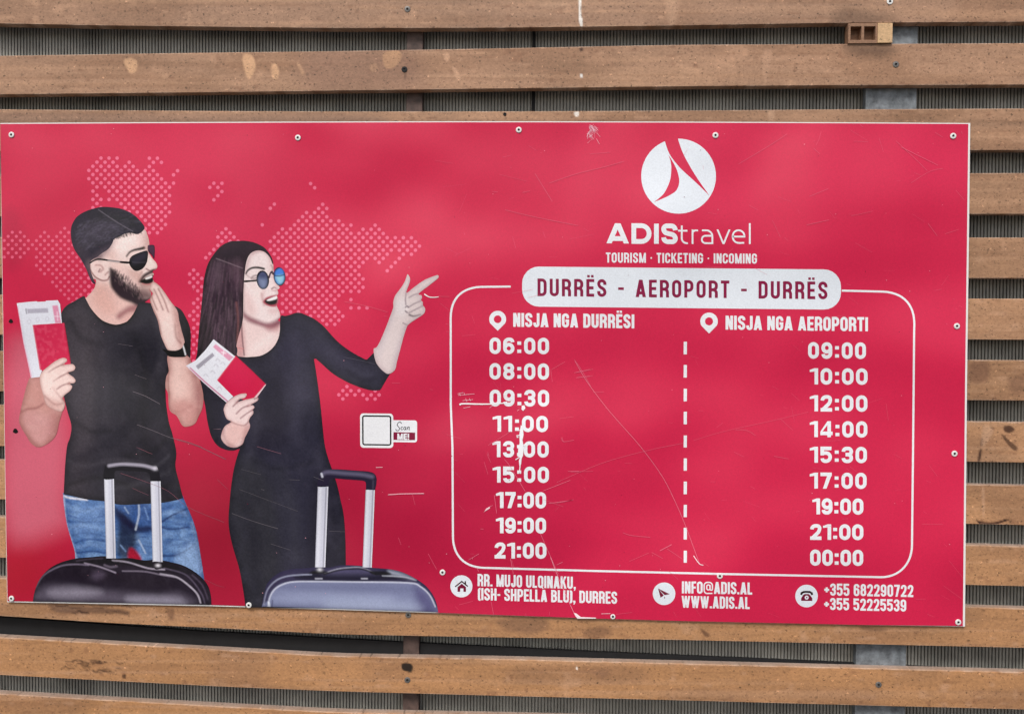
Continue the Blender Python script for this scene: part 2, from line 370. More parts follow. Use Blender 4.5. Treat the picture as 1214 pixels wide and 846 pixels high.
def boxm(lo, hi):
    x0, y0, z0 = lo; x1, y1, z1 = hi
    V = [(x0, y0, z0), (x1, y0, z0), (x1, y1, z0), (x0, y1, z0), (x0, y0, z1), (x1, y0, z1), (x1, y1, z1), (x0, y1, z1)]
    return V, [(0, 3, 2, 1), (4, 5, 6, 7), (0, 1, 5, 4), (1, 2, 6, 5), (2, 3, 7, 6), (3, 0, 4, 7)]

def add_box(name, lo, hi, mat, parent, loc, bev=.0015):
    o = mesh_obj(name, *boxm(lo, hi), mat, parent, loc=loc)
    m = o.modifiers.new('bevel', 'BEVEL'); m.width = bev; m.segments = 2; return o

yb = Y_SLAT + T_SLAT + .0005
zt, zb = at(600, -120, yb)[2], at(600, 980, yb)[2]
for (xa, xb, mat, dep, lab) in ((480, 499, RUST, .022, 'rusty brown steel post'), (1021, 1081, GALV, .02, 'wide grey galvanised post')):
    # the posts stand plumb behind the slats
    pa = at(xa, 423, yb); pb = at(xb, 423, yb)
    o = add_box('post', (pa[0], yb, zb), (pb[0], yb + dep, zt), mat, screen, SCREEN_LOC); o['label'] = lab
# dark rail behind the lower slats
ra = at([-330, 0, 240, 480, 700, 1000, 1400], [706, 731, 748, 761, 772, 785, 806], .036)
rb = at([-330, 0, 240, 480, 700, 1000, 1400], [735, 760, 778, 790, 796, 803, 818], .036)
V = np.concatenate([ra, rb, ra + [0, .008, 0], rb + [0, .008, 0]]); n = 7; Fq = []
for i in range(n - 1):
    Fq += [(i, n + i, n + i + 1, i + 1), (i, i + 1, 2 * n + i + 1, 2 * n + i), (n + i, 3 * n + i, 3 * n + i + 1, n + i + 1)]
mesh_obj('rail', V, Fq, DARK, screen, loc=SCREEN_LOC)

# unseen paving below the frame, added for its effect on light from below
UNSEEN_GROUND = simple('unseen_grey_paving', (.055, .055, .053), .85, nsc=3, amp=.3)
gz = -1.75
gr_ = mesh_obj('unseen_ground', [(-150, -150, gz), (150, -150, gz), (150, 60, gz), (-150, 60, gz)], [(0, 1, 2, 3)], UNSEEN_GROUND); gr_['kind'] = 'structure'
# ribbed sheet
SH_Y = .053; pitch = .0069
x0, x1 = at(-350, 423, SH_Y)[0], at(1560, 423, SH_Y)[0]
SHL = np.array([(x0 + x1) / 2, SH_Y, zb - .02])
nr = int((x1 - x0) / pitch); pr = []
for i in range(nr):
    for f, d in ((0, 0), (.62, 0), (.67, .0060), (.95, .0060)): pr.append((x0 + (i + f) * pitch, SH_Y + d))
pr = np.array(pr); m_ = len(pr)
zs = [zb - .02, zt + .02]
V = np.concatenate([np.column_stack([pr, np.full(m_, z)]) for z in zs] + [np.column_stack([pr[:, 0], np.full(m_, SH_Y + .011), np.full(m_, z)]) for z in zs])
i = np.arange(m_ - 1)
Fq = np.concatenate([np.stack([i, i + 1, m_ + i + 1, m_ + i], 1), np.stack([2 * m_ + i + 1, 2 * m_ + i, 3 * m_ + i, 3 * m_ + i + 1], 1), np.stack([m_ + i, m_ + i + 1, 3 * m_ + i + 1, 3 * m_ + i], 1)])
sheet = mesh_obj('ribbed_sheet', V, Fq, SHEET, loc=SHL)
sheet.location = SHL; sheet['label'] = 'grey vertically ribbed translucent sheet showing through the gaps behind the slats'; sheet['category'] = 'cladding sheet'
jx = at(633, 50, SH_Y)[0]
add_box('joint_strip', (jx - .0035, SH_Y - .003, at(633, 135, SH_Y)[2]), (jx + .0035, SH_Y - .0005, zt), DARK, sheet, SHL, .0005)

# ------------------------------------------------------------------ screws
def lathe(prof, c, n=20, jitter=0.0):
    """profile of (radius, height towards the viewer) turned about the y axis at c"""
    V = []; Fq = []
    for r, h in prof:
        for a in np.arange(n) / n * 2 * np.pi: V.append((c[0] + r * math.cos(a), c[1] - h, c[2] + r * math.sin(a)))
    for k in range(len(prof) - 1):
        for j in range(n): Fq.append((k * n + j, k * n + (j + 1) % n, (k + 1) * n + (j + 1) % n, (k + 1) * n + j))
    Fq.append(tuple((len(prof) - 1) * n + j for j in range(n)))
    return V, Fq

def screw(px, py, Y, parent, loc, r=.0064, mat=SCREW, hr=.0024):
    c = at(px, py, Y)
    o = mesh_obj('screw', *lathe([(r, -.0005), (r, .0006), (r * .93, .0010), (r * .6, .0013), (hr * 1.1, .0014), (hr, .0010), (hr * .9, -.0002)], c), mat, parent, smooth=False, loc=loc)
    o.data.materials.append(HOLE)
    o.data.polygons[len(o.data.polygons) - 1].material_index = 1
    n = len(o.data.polygons)
    for q in range(n - 21, n): o.data.polygons[q].material_index = 1
    return o

for k, px, py, mat in ((0, 483, 11, OLDSCREW), (0, 1055, 2, SCREW), (1, 479.5, 82.5, HOLE), (1, 1062, 76.5, OLDSCREW), (2, 598.5, 135.5, HOLE), (10, 484, 728.5, OLDSCREW), (11, 483, 805.5, OLDSCREW), (11, 1041.5, 811, OLDSCREW)):
    rr_ = .0035 if k == 2 else .0062
    screw(px, py, Y_SLAT - .0003, slat_objs[k], SCREEN_LOC, rr_, mat)

# ------------------------------------------------------------------ hollow offcut wedged between the top slats
bl_y = Y_SLAT - .004
P0 = at(1005.5, 51.5, bl_y); P1 = at(1058, 27.3, bl_y)
BL = np.array([(P0[0] + P1[0]) / 2, bl_y + .02, P0[2]])
block = empty('hollow_offcut', BL, 'short hollow tan offcut with two square cells, wedged between two slats above the sign', 'board offcut')
W_, H_ = P1[0] - P0[0], P1[2] - P0[2]
def fx(u): return P0[0] + W_ * u
def fz(v): return P0[2] + H_ * v
cells = [(.05, .30, .16, .84), (.36, .62, .16, .84)]
xs_ = [0, .05, .30, .36, .62, .665]; zs_ = [0, .16, .84, 1]
V = []; Fq = []
def quad(a, b_, c_, d):
    n = len(V); V.extend([a, b_, c_, d]); Fq.append((n, n + 1, n + 2, n + 3))
dp = .021
for i in range(5):
    for j in range(3):
        hole = j == 1 and i in (1, 3)
        xa, xb, za, zb_ = fx(xs_[i]), fx(xs_[i + 1]), fz(zs_[j]), fz(zs_[j + 1])
        if not hole: quad((xa, bl_y, za), (xb, bl_y, za), (xb, bl_y, zb_), (xa, bl_y, zb_))
        else:
            y2 = bl_y + dp
            quad((xa, bl_y, za), (xa, y2, za), (xb, y2, za), (xb, bl_y, za)); quad((xa, bl_y, zb_), (xb, bl_y, zb_), (xb, y2, zb_), (xa, y2, zb_))
            quad((xa, bl_y, za), (xa, bl_y, zb_), (xa, y2, zb_), (xa, y2, za)); quad((xb, bl_y, za), (xb, y2, za), (xb, y2, zb_), (xb, bl_y, zb_))
            quad((xa, y2, za), (xb, y2, za), (xb, y2, zb_), (xa, y2, zb_))
xa, xb = fx(0), fx(.665); za, zc = fz(0), fz(1); y2 = bl_y + dp + .002
quad((xa, bl_y, za), (xa, bl_y, zc), (xa, y2, zc), (xa, y2, za)); quad((xb, bl_y, za), (xb, y2, za), (xb, y2, zc), (xb, bl_y, zc))
quad((xa, bl_y, zc), (xb, bl_y, zc), (xb, y2, zc), (xa, y2, zc)); quad((xa, bl_y, za), (xa, y2, za), (xb, y2, za), (xb, bl_y, za))
quad((xa, y2, za), (xa, y2, zc), (xb, y2, zc), (xb, y2, za))
mesh_obj('hollow_section', V, Fq, WPC, block, np.tile(ink((146, 114, 92)), (len(V), 1)), loc=BL)
V, Fq = boxm((fx(.668), bl_y - .0015, fz(.01)), (fx(1), bl_y + dp, fz(.985)))
o = mesh_obj('solid_end', V, Fq, WPC, block, np.tile(ink((206, 172, 132)), (8, 1)), loc=BL); o['label'] = 'pale solid block at the right of the two cells'

# ------------------------------------------------------------------ the sign
SL = at(572, 728, .006); SL[1] = .006
sign = empty('signboard', SL, 'large red signboard with printed couple, suitcases and departure times, screwed to tan slats', 'sign')
QT = lambda x: 146 - 2.0 * math.sin(math.pi * x / 1150)
edge_px = [(x, QT(x)) for x in np.linspace(0.3, 1150.3, 24)] + [(1148.5, 300), (1146.5, 450), (1145.2, 600), (1144, 742.2)] + \
          [(1020, 740.3), (900, 737.7), (800, 735.5), (700, 732.6), (600, 729), (516, 726), (400, 722.3), (250, 718), (130, 715.6), (8.5, 713.2)] + \
          [(6.5, 600), (4.3, 450), (2.2, 300)]
ep = np.array(edge_px); E3 = at(ep[:, 0], ep[:, 1], .0012); n = len(ep)
V = np.concatenate([E3, E3 + [0, .0042, 0]]); Fq = [list(range(n)), list(range(2 * n - 1, n - 1, -1))] + [(i, n + i, n + (i + 1) % n, (i + 1) % n) for i in range(n)]
Fq[0] = Fq[0][::-1]; Fq[1] = Fq[1][::-1]
mesh_obj('backing_board', V, Fq, PVC, sign, loc=SL)

RED = (208, 50, 82)
# the red film, a little smaller than its board
film_px = [(x, QT(x) + 1.1) for x in np.linspace(0.3, 1148.0, 24)] + [(1146.2, 300), (1144.2, 450), (1142.8, 600), (1141.5, 741.5)] + \
          [(1020, 740.2), (900, 737.6), (800, 735.4), (700, 732.5), (600, 728.8), (519, 725.9), (516, 724.9), (400, 721.0), (250, 716.6), (130, 714.2), (8.9, 712.0)] + \
          [(6.9, 600), (4.7, 450), (2.6, 300)]
film = Paint(film_px, RED, h=4.0)
film.spot(250, 640, 190, 130, (146, 26, 54), .85)
film.spot(470, 640, 150, 110, (158, 32, 60), .7)
film.spot(60, 300, 90, 120, (188, 38, 68), .5); film.spot(560, 600, 120, 160, (186, 40, 74), .5)
film.spot(250, 300, 160, 120, (202, 48, 84), .5)
film.spot(20, 680, 70, 60, (158, 22, 46), .7)
# pale reflection near the lower left, painted into the film colour
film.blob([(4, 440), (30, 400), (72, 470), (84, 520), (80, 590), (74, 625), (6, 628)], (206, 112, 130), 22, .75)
film.blob([(2, 255), (20, 250), (30, 300), (10, 320)], (170, 44, 70), 10, .5)
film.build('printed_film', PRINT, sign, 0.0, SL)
LAY = lambda k: -.00007 * k

# dotted world map
DX, DY = 9.56, 4.9
A_ = lambda pts, ox, oy, s: [(ox + x / s, oy + y / s) for x, y in pts]
c6 = lambda *p: A_(p, 0, 150, 3.384)
c7 = lambda *p: A_(p, 230, 190, 3.383)
MAPS = [
 c6((340, 232), (352, 160), (388, 118), (478, 118), (482, 150), (515, 138), (550, 168), (575, 180), (590, 150), (575, 130), (600, 118), (640, 118), (660, 148), (615, 165), (650, 200), (680, 215), (712, 168), (728, 180), (688, 250), (678, 395), (640, 438), (590, 425), (540, 330), (515, 345), (490, 320), (436, 300), (430, 250), (410, 235), (400, 268), (412, 310), (395, 345), (372, 340), (368, 240)),
 c6((0, 430), (60, 412), (130, 445), (165, 415), (210, 430), (270, 398), (295, 445), (345, 560), (385, 650), (330, 700), (275, 715), (225, 660), (195, 605), (145, 570), (125, 480), (95, 525), (20, 530), (15, 565), (0, 560)),
 c7((55, 110), (70, 85), (125, 85), (125, 130), (75, 165), (95, 125)),
 c7((295, 195), (325, 170), (332, 185), (305, 200)), c7((265, 255), (285, 255), (285, 268), (265, 268)), c7((460, 88), (475, 90), (492, 112), (478, 115)),
 c7((75, 335), (120, 270), (180, 305), (200, 380), (60, 400), (45, 390)),
 c7((290, 330), (330, 300), (350, 270), (395, 268), (415, 240), (450, 205), (480, 205), (510, 170), (540, 190), (530, 215), (552, 240), (585, 235), (640, 258), (640, 280), (665, 285), (680, 270), (715, 275), (730, 255), (760, 290), (880, 305), (915, 345), (870, 385), (845, 385), (800, 430), (770, 450), (770, 440), (820, 395), (805, 370), (770, 385), (745, 420), (720, 400), (690, 420), (665, 440), (685, 480), (680, 515), (660, 530), (610, 530), (580, 550), (560, 580), (590, 600), (605, 635), (570, 670), (530, 670), (500, 640), (400, 620), (340, 605), (350, 540), (365, 440), (320, 400)),
 c7((625, 545), (640, 560), (640, 600), (625, 600)), c7((655, 590), (712, 590), (712, 540), (725, 545), (705, 605), (655, 605)),
 A_([(240, 770), (265, 735), (290, 710), (320, 735), (350, 742), (400, 770), (430, 760), (490, 760), (515, 800), (480, 830), (430, 830), (400, 800), (330, 800), (290, 825)], 350, 310, 4.975),
 [(206, 294), (209, 293), (209, 298), (206, 298)], [(224, 315), (240, 322), (245, 340), (246, 372), (228, 440), (223, 430), (221, 400), (228, 380), (222, 372), (232, 350), (224, 340)],
 [(486, 492), (490, 486), (494, 488), (488, 496)], [(112, 243), (122, 243), (118, 250), (100, 250)],
]
MAPS = [np.array(m) for m in MAPS]
ii, jj = np.meshgrid(np.arange(-14, 44), np.arange(-4, 70))
LX = 119.7 + (ii + .5 * (jj % 2)) * DX + .0 * jj; LY = 187.5 + jj * DY + .0034 * (LX - 119.7)
LX = LX.ravel(); LY = LY.ravel(); ok = np.zeros(LX.shape, bool)
for m in MAPS: ok |= inside(m, LX, LY)
ok &= LX > 3
a8 = np.arange(10) / 10 * 2 * np.pi; V = []; Fq = []; Cs = []
for x, y in zip(LX[ok], LY[ok]):
    r = 2.15 if x > 100 else 1.9
    c = ink((232, 112, 142)) if x > 105 else ink((222, 98, 126))
    q = at(x + r * np.cos(a8), y + r * np.sin(a8), LAY(1)); Fq.append(list(range(len(V), len(V) + 10))[::-1]); V.extend(q); Cs += [c] * 10
mesh_obj('dotted_world_map', V, Fq, PRINT, sign, np.array(Cs), loc=SL)['kind'] = 'stuff'

# ------------------------------------------------------------------ printed couple
A = (60, 230, 5.639); B = (220, 270, 5.639); Cc_ = (0, 330, 4.031); D = (140, 320, 4.031); Ez = (210, 380, 4.979); Fz = (350, 310, 4.975); G = (20, 530, 4.232); H = (260, 530, 4.029)
def tp(tr, pts): return np.array(tr[:2]) + np.asarray(pts, float) / tr[2]
def sheetp(pts, base, tr=None, h=.8, n=6, smooth=True):
    P = np.asarray(pts, float) if tr is None else tp(tr, pts)
    P = spline(P, True, n) if smooth else P
    return Paint(P, base, h, tr=tr)

# --- man: head and neck
face = sheetp([(300, 570), (262, 560), (255, 480), (255, 380), (320, 230), (500, 205), (622, 236), (645, 268), (657, 310), (660, 345), (652, 378), (664, 405), (682, 432), (706, 460), (714, 484), (706, 502), (688, 510), (682, 522), (690, 535), (682, 560), (690, 582), (684, 605), (668, 618), (663, 640), (672, 662), (668, 692), (640, 716), (600, 745), (585, 760), (575, 900), (330, 920), (150, 850), (190, 730), (240, 690), (285, 640), (300, 605)], (224, 206, 205), A, .7)
face.rim(2.2, (150, 104, 100), .5); face.mottle((204, 168, 162), (236, 216, 210), 7, 41, .18)
face.blob([(285, 600), (400, 600), (560, 720), (590, 780), (560, 900), (330, 900), (200, 760), (230, 700)], (212, 180, 176), 7, .95)
face.blob([(300, 620), (360, 620), (410, 690), (440, 780), (360, 800), (280, 720)], (202, 158, 150), 9, .6)
face.blob([(440, 820), (460, 790), (520, 750), (580, 730), (600, 760), (580, 800), (520, 800), (465, 835)], (140, 92, 98), 4, .85)
face.blob([(470, 850), (540, 790), (580, 800), (560, 860)], (205, 165, 162), 4, .8)
face.blob([(400, 470), (480, 480), (540, 560), (600, 600), (590, 680), (500, 600), (420, 520)], (218, 190, 188), 6, .8)
face.blob([(320, 395), (420, 320), (440, 300), (400, 380), (340, 430), (290, 440)], (140, 118, 124), 6, .85)       # faded temple
face.blob([(265, 440), (330, 400), (345, 430), (300, 450)], (110, 92, 100), 4, .7)
face.blob([(575, 265), (640, 262), (655, 310), (655, 370), (600, 350), (590, 300)], (206, 182, 182), 6, .7)
face.blob([(440, 300), (540, 275), (580, 300), (520, 370), (430, 400)], (232, 218, 218), 8, .7)
face.blob([(655, 420), (690, 450), (700, 480), (650, 490)], (236, 216, 212), 4, .8)
face.line([(640, 500), (665, 512), (690, 505), (706, 500)], (120, 82, 86), 1.4, .85)
face.line([(610, 520), (592, 555), (588, 600)], (150, 108, 108), 1.6, .6, 1.4)
# ear
face.blob([(265, 470), (285, 450), (315, 445), (345, 470), (390, 545), (380, 572), (345, 575), (300, 552), (270, 512)], (226, 204, 203), 2, 1)
face.line([(262, 470), (268, 510), (295, 550), (340, 576), (378, 574), (392, 552)], (128, 86, 86), 1.6, .9)
face.line([(300, 475), (335, 478), (350, 500), (330, 520)], (160, 116, 114), 1.6, .8, 1.2); face.line([(320, 520), (330, 500)], (120, 82, 86), 1.4, .8)
face.line([(365, 540), (385, 520)], (150, 108, 108), 1.6, .7)
# brow, moustache, mouth
face.line([(508, 416), (528, 390), (560, 374), (600, 366), (624, 360)], (38, 30, 36), 3.0, 1, 1, (.5, 1.2))
face.line([(600, 582), (622, 552), (655, 530), (690, 516)], (66, 48, 54), 3.2, .85, 1.6)
face.blob([(604, 580), (640, 562), (680, 542), (688, 556), (676, 582), (640, 594), (612, 590)], (42, 26, 32), .8, 1)
face.blob([(628, 568), (672, 545), (680, 553), (674, 566), (640, 577)], (238, 234, 236), .7, 1)
face.line([(612, 594), (650, 600), (682, 584)], (190, 128, 130), 1.8, .8)
# beard
bd = [(398, 502), (416, 508), (436, 535), (470, 580), (520, 618), (560, 650), (590, 655), (600, 690), (640, 700), (668, 694), (660, 712), (600, 745), (540, 722), (470, 692), (424, 645), (402, 600)]
face.blob(bd, (44, 36, 46), 2.6, 1)
face.blob([(420, 530), (470, 575), (530, 615), (590, 640), (595, 690), (520, 690), (440, 620)], (52, 42, 50), 6, .7)
r_ = np.random.default_rng(11)
for _ in range(90):
    t = r_.random(); x = 420 + 175 * t + r_.uniform(-14, 14); y = 530 + 140 * t + r_.uniform(-30, 30)
    face.line([(x, y), (x + r_.uniform(-4, 10), y - r_.uniform(12, 34))], (50, 40, 48) if r_.random() < .8 else (120, 100, 108), .7, .8, .6)
face.line([(660, 640), (664, 660), (668, 690)], (120, 84, 90), 1.2, .6)
face.grain(.10, 1.3, 3)

# --- man: ticket hand with forearm, and the hand at the mouth (islands of the same printed body)
SK = (214, 190, 188)
armL = sheetp([(148, 470), (128, 510), (116, 555), (98, 630), (91, 680), (104, 715), (122, 745), (150, 788), (185, 806), (230, 786), (266, 750), (282, 690), (296, 640), (310, 600), (296, 570), (230, 540), (196, 470)], (190, 146, 142), Cc_, .8)
armL.blob([(150, 480), (190, 490), (205, 560), (190, 610), (130, 620), (115, 590)], (188, 142, 138), 6, .8)
armL.blob([(100, 650), (180, 640), (250, 680), (260, 740), (190, 800), (130, 750)], (196, 150, 152), 8, .8)
armL.line([(98, 640), (130, 624), (175, 618), (205, 600)], (138, 88, 88), 2, .8, 1.6)
armL.blob([(240, 640), (290, 640), (275, 740), (230, 780)], (168, 118, 120), 6, .6); armL.blob([(92, 690), (120, 745), (160, 795), (190, 806), (130, 745)], (150, 100, 104), 4, .6)
armL.blob([(210, 580), (240, 620), (285, 635), (300, 590)], (160, 112, 112), 3, .6)
armL.grain(.06, 1.6, 8)
handL = sheetp([(190, 490), (196, 452), (230, 420), (265, 394), (298, 379), (318, 384), (319, 396), (300, 412), (325, 410), (348, 409), (360, 424), (352, 440), (326, 451), (352, 472), (361, 488), (352, 500), (330, 502), (345, 514), (336, 535), (310, 556), (298, 575), (310, 600), (296, 634), (250, 624), (220, 600), (204, 550)], (222, 202, 200), Cc_, .7)
for ln in ([(232, 448), (262, 428), (300, 410)], [(255, 490), (290, 468), (328, 450)], [(272, 528), (300, 510), (332, 500)], ): handL.line(ln, (140, 96, 98), 1.5, .9, 1.0)
handL.line([(296, 575), (270, 545), (250, 520)], (170, 128, 126), 1.4, .6, 1.4); handL.blob([(205, 560), (245, 575), (300, 590), (300, 630), (240, 625)], (196, 156, 152), 5, .7)
handL.blob([(200, 470), (250, 440), (270, 480), (250, 540), (215, 540)], (232, 214, 212), 6, .6); handL.line([(215, 560), (260, 600), (300, 596)], (150, 106, 106), 1.6, .6, 1.4)
handL.grain(.1, 1.4, 9)
armR = sheetp([(240, 405), (330, 410), (350, 440), (372, 480), (398, 550), (408, 610), (402, 660), (384, 700), (366, 734), (330, 748), (305, 740), (280, 696), (246, 668), (238, 590), (226, 560), (230, 510), (242, 480)], (206, 172, 168), D, .8)
armR.blob([(340, 430), (372, 480), (398, 550), (406, 620), (384, 700), (360, 660), (365, 560)], (150, 102, 104), 8, .85)
armR.blob([(255, 430), (310, 430), (330, 520), (320, 600), (260, 600), (250, 500)], (222, 196, 192), 8, .8)
armR.blob([(250, 640), (320, 620), (380, 650), (360, 735), (320, 745), (280, 690)], (182, 134, 132), 7, .7); armR.line([(246, 664), (290, 676), (350, 650)], (160, 112, 112), 2, .5, 2)
armR.line([(241, 480), (240, 540), (244, 600), (246, 660)], (104, 70, 74), 1.6, .6, 1)
armR.grain(.05, 1.6, 10)
handR = sheetp([(158, 66), (168, 58), (178, 60), (196, 74), (216, 98), (250, 148), (272, 176), (286, 202), (292, 240), (304, 290), (318, 348), (300, 382), (268, 392), (238, 382), (220, 350), (203, 306), (190, 244), (172, 200), (160, 170), (152, 142), (160, 122), (166, 112), (152, 92)], (220, 198, 196), D, .7)
for ln in ([(172, 92), (190, 130), (215, 190)], [(192, 90), (218, 140), (240, 200)], [(160, 122), (168, 148), (186, 190)]): handR.line(ln, (140, 98, 98), 1.5, .85, 1)
handR.blob([(262, 180), (286, 205), (294, 250), (312, 330), (300, 372), (276, 300)], (168, 122, 120), 5, .75); handR.line([(272, 262), (278, 320), (300, 350)], (138, 94, 94), 1.6, .7, 1.2)
handR.blob([(205, 250), (245, 220), (262, 280), (262, 360), (230, 350)], (232, 214, 212), 7, .6); handR.line([(160, 120), (154, 140), (164, 175), (192, 240), (205, 305)], (110, 76, 80), 1.4, .6, 1)
handR.grain(.1, 1.4, 12)

face.blob([(640, 262), (660, 310), (662, 380), (640, 370), (630, 310)], (176, 140, 136), 5, .7); face.blob([(520, 505), (600, 520), (600, 590), (540, 560)], (194, 156, 150), 6, .7); face.blob([(420, 450), (520, 470), (520, 500), (430, 500)], (226, 200, 194), 6, .5)
face.blob([(390, 390), (440, 380), (430, 440), (380, 430)], (200, 166, 160), 6, .5); face.blob([(604, 606), (660, 610), (664, 680), (620, 680), (596, 640)], (208, 176, 172), 5, .7); face.line([(606, 604), (640, 614), (668, 606)], (150, 104, 104), 2.2, .6, 1.6); face.blob([(600, 650), (668, 668), (664, 694), (600, 700)], (84, 66, 72), 4, .75)
face.blob(bd, (50, 41, 48), 3.6, .95); face.blob([(600, 612), (640, 624), (666, 640), (668, 692), (630, 700), (596, 690)], (96, 74, 78), 5, .6)
for _ in range(170):
    t = r_.random(); x = 412 + 200 * t + r_.uniform(-14, 14); y = 528 + 160 * t ** .9 + r_.uniform(-42, 30)
    face.line([(x, y), (x + r_.uniform(-2, 10), y + r_.uniform(8, 26))], (34, 27, 36) if r_.random() < .6 else (118, 100, 106), r_.uniform(.35, .7), r_.uniform(.3, .7), .6)
face.line([(600, 584), (622, 550), (655, 528), (690, 514)], (48, 36, 42), 3.0, .85, 1.4)
face.blob([(602, 582), (636, 560), (682, 540), (690, 556), (680, 590), (642, 602), (612, 596)], (30, 18, 24), .9, 1); face.blob([(634, 563), (674, 546), (680, 552), (672, 560), (642, 570)], (236, 230, 232), .6, 1); face.line([(616, 600), (650, 606), (684, 594)], (176, 112, 116), 1.5, .8)
for _ in range(46):
    t = r_.random(); x = 420 + 190 * t; y = 306 - 50 * t ** .7; face.line([(x - 6, y - 18), (x + r_.uniform(-8, 8), y + r_.uniform(-6, 10))], (34, 29, 38), r_.uniform(.4, .9), .8, .7)
face.grain(.06, 1.2, 42)
for q, sd in ((armL, 43), (armR, 45)): q.rim(4.5, (140, 90, 88), .65); q.mottle((176, 126, 120), (220, 186, 180), 9, sd, .22); q.grain(.08, 1.3, sd + 1)
for q, sd in ((handL, 47), (handR, 49)): q.rim(1.8, (146, 98, 96), .6); q.mottle((200, 164, 158), (236, 216, 212), 6, sd, .15); q.grain(.06, 1.2, sd + 1)
for q in (face, armL, handL, armR, handR): q.C = np.clip(q.C * np.array([1.15, 1.08, 1.03]), 0, .82)
man = face.build('printed_man', PRINT, sign, LAY(3), SL)
armL.build('forearm', PRINT, man, LAY(8), SL); handL.build('hand', PRINT, man, LAY(12), SL)
armR.build('forearm', PRINT, man, LAY(8), SL); handR.build('hand', PRINT, man, LAY(9), SL)
man['label'] = 'printed man in black shirt and jeans, hand raised to his open mouth'

hair = sheetp([(135, 255), (143, 205), (178, 150), (240, 113), (310, 92), (350, 86), (400, 88), (470, 99), (540, 128), (592, 172), (626, 216), (622, 240), (597, 262), (570, 268), (540, 260), (500, 264), (462, 283), (425, 302), (412, 330), (385, 368), (340, 398), (312, 420), (276, 440), (262, 468), (270, 520), (290, 575), (300, 600), (278, 590), (255, 545), (235, 495), (200, 432), (160, 372), (140, 315)], (46, 42, 54), A, .7)
for _ in range(620):
    t = r_.random(); x = 165 + 400 * t; y = 320 - 140 * t + r_.uniform(-110, 80)
    k = r_.uniform(18, 46); a = r_.normal(-.62 + .35 * t, .28); b_ = a + r_.normal(.25, .2)
    hair.line([(x, y), (x + k * .5 * math.cos(a), y + k * .5 * math.sin(a)), (x + k * .5 * (math.cos(a) + math.cos(b_)), y + k * .5 * (math.sin(a) + math.sin(b_)))], (92, 86, 102) if r_.random() < .45 else (24, 21, 29), r_.uniform(.3, .7), r_.uniform(.15, .5) * (1 if y > 150 else .5), .9)
hair.blob([(190, 280), (260, 210), (400, 180), (430, 220), (360, 290), (250, 330)], (86, 78, 94), 9, .28)
hair.blob([(170, 330), (230, 380), (262, 450), (245, 500), (200, 430), (160, 370)], (72, 64, 74), 8, .6)
hair.blob([(240, 120), (400, 95), (560, 150), (610, 220), (560, 250), (450, 190), (300, 170)], (34, 30, 40), 10, .45)
hair.blob([(262, 440), (300, 560), (275, 570), (235, 490)], (120, 102, 108), 5, .6); hair.blob([(300, 400), (400, 340), (380, 372), (320, 420), (275, 440)], (88, 76, 86), 4, .6)
hair.line([(320, 105), (400, 160), (480, 210), (550, 250)], (120, 112, 124), .8, .7, .6)
hair.grain(.25, 1.5, 4)
hair.build('hair', PRINT, man, LAY(5), SL)

shirt_o = [(99, 351), (88, 357), (77, 364), (71, 378), (69, 410), (72, 450), (79, 484), (84.5, 504), (83, 518), (79.4, 529), (77, 554), (75.5, 585.5), (75.5, 585.5), (91, 589), (105, 592), (124, 594), (143, 598), (171, 597), (190, 596), (209, 592.6), (217, 590), (217, 590), (212.6, 572), (208, 553), (209, 536), (204.6, 515), (199.8, 498), (196.5, 470), (199, 445), (220, 432), (225, 427), (226, 412), (225.6, 390), (219.5, 374.6), (212, 365), (196, 360), (178, 359), (167, 358), (164, 360), (158.6, 371), (152, 379.5), (147, 382.5), (136, 384.6), (121.5, 379.6), (109, 367), (101.5, 354)]
shirt = Paint(spline(shirt_o, True, 5), (56, 54, 62), .9)
shirt.blob([(70, 365), (100, 360), (120, 400), (110, 480), (100, 590), (76, 586), (84, 505), (70, 430)], (76, 70, 76), 18, .7)
shirt.blob([(150, 400), (200, 420), (196, 520), (206, 590), (160, 596), (140, 500)], (44, 43, 50), 16, .7)
shirt.blob([(196, 440), (224, 430), (226, 390), (214, 366), (205, 380), (215, 410)], (36, 34, 40), 3, .7)
for ln, c, w, op in (([(90, 545), (120, 530), (150, 535)], (42, 40, 48), 7, .45), ([(88, 565), (130, 555), (180, 568)], (44, 42, 50), 8, .4), ([(100, 420), (108, 470), (104, 520)], (84, 78, 84), 9, .35), ([(190, 500), (170, 540), (165, 580)], (64, 60, 68), 8, .35), ([(109, 367), (121.5, 380.5), (136, 385.5), (150, 382.6), (159, 372)], (30, 28, 34), 2.4, .8)): shirt.line(ln, c, w, op, w * .8)
for ln, c, w, op in (([(112, 395), (126, 440), (122, 500)], (70, 66, 74), 6, .5), ([(160, 400), (172, 440), (170, 500), (180, 560)], (36, 35, 42), 7, .6), ([(185, 380), (192, 410), (188, 440)], (74, 72, 80), 5, .5), ([(84, 380), (96, 400), (118, 408)], (38, 36, 42), 4, .6), ([(80, 545), (100, 552), (140, 545), (180, 552)], (82, 78, 86), 3, .5), ([(82, 574), (120, 566), (170, 580), (205, 574)], (34, 33, 40), 4, .6), ([(130, 580), (160, 574), (200, 560)], (78, 76, 84), 3, .45), ([(196, 520), (180, 535), (150, 540)], (36, 34, 42), 3.5, .6), ([(200, 540), (185, 552), (160, 556)], (80, 78, 86), 2.6, .5), ([(90, 500), (110, 512), (130, 510)], (38, 36, 42), 3.5, .5)): shirt.line(ln, c, w, op, w)
shirt.rim(5, (30, 29, 35), .55); shirt.mottle((46, 45, 52), (74, 70, 78), 16, 31, .3); shirt.grain(.28, 1.4, 21)
shirt.build('shirt', PRINT, man, LAY(4), SL)
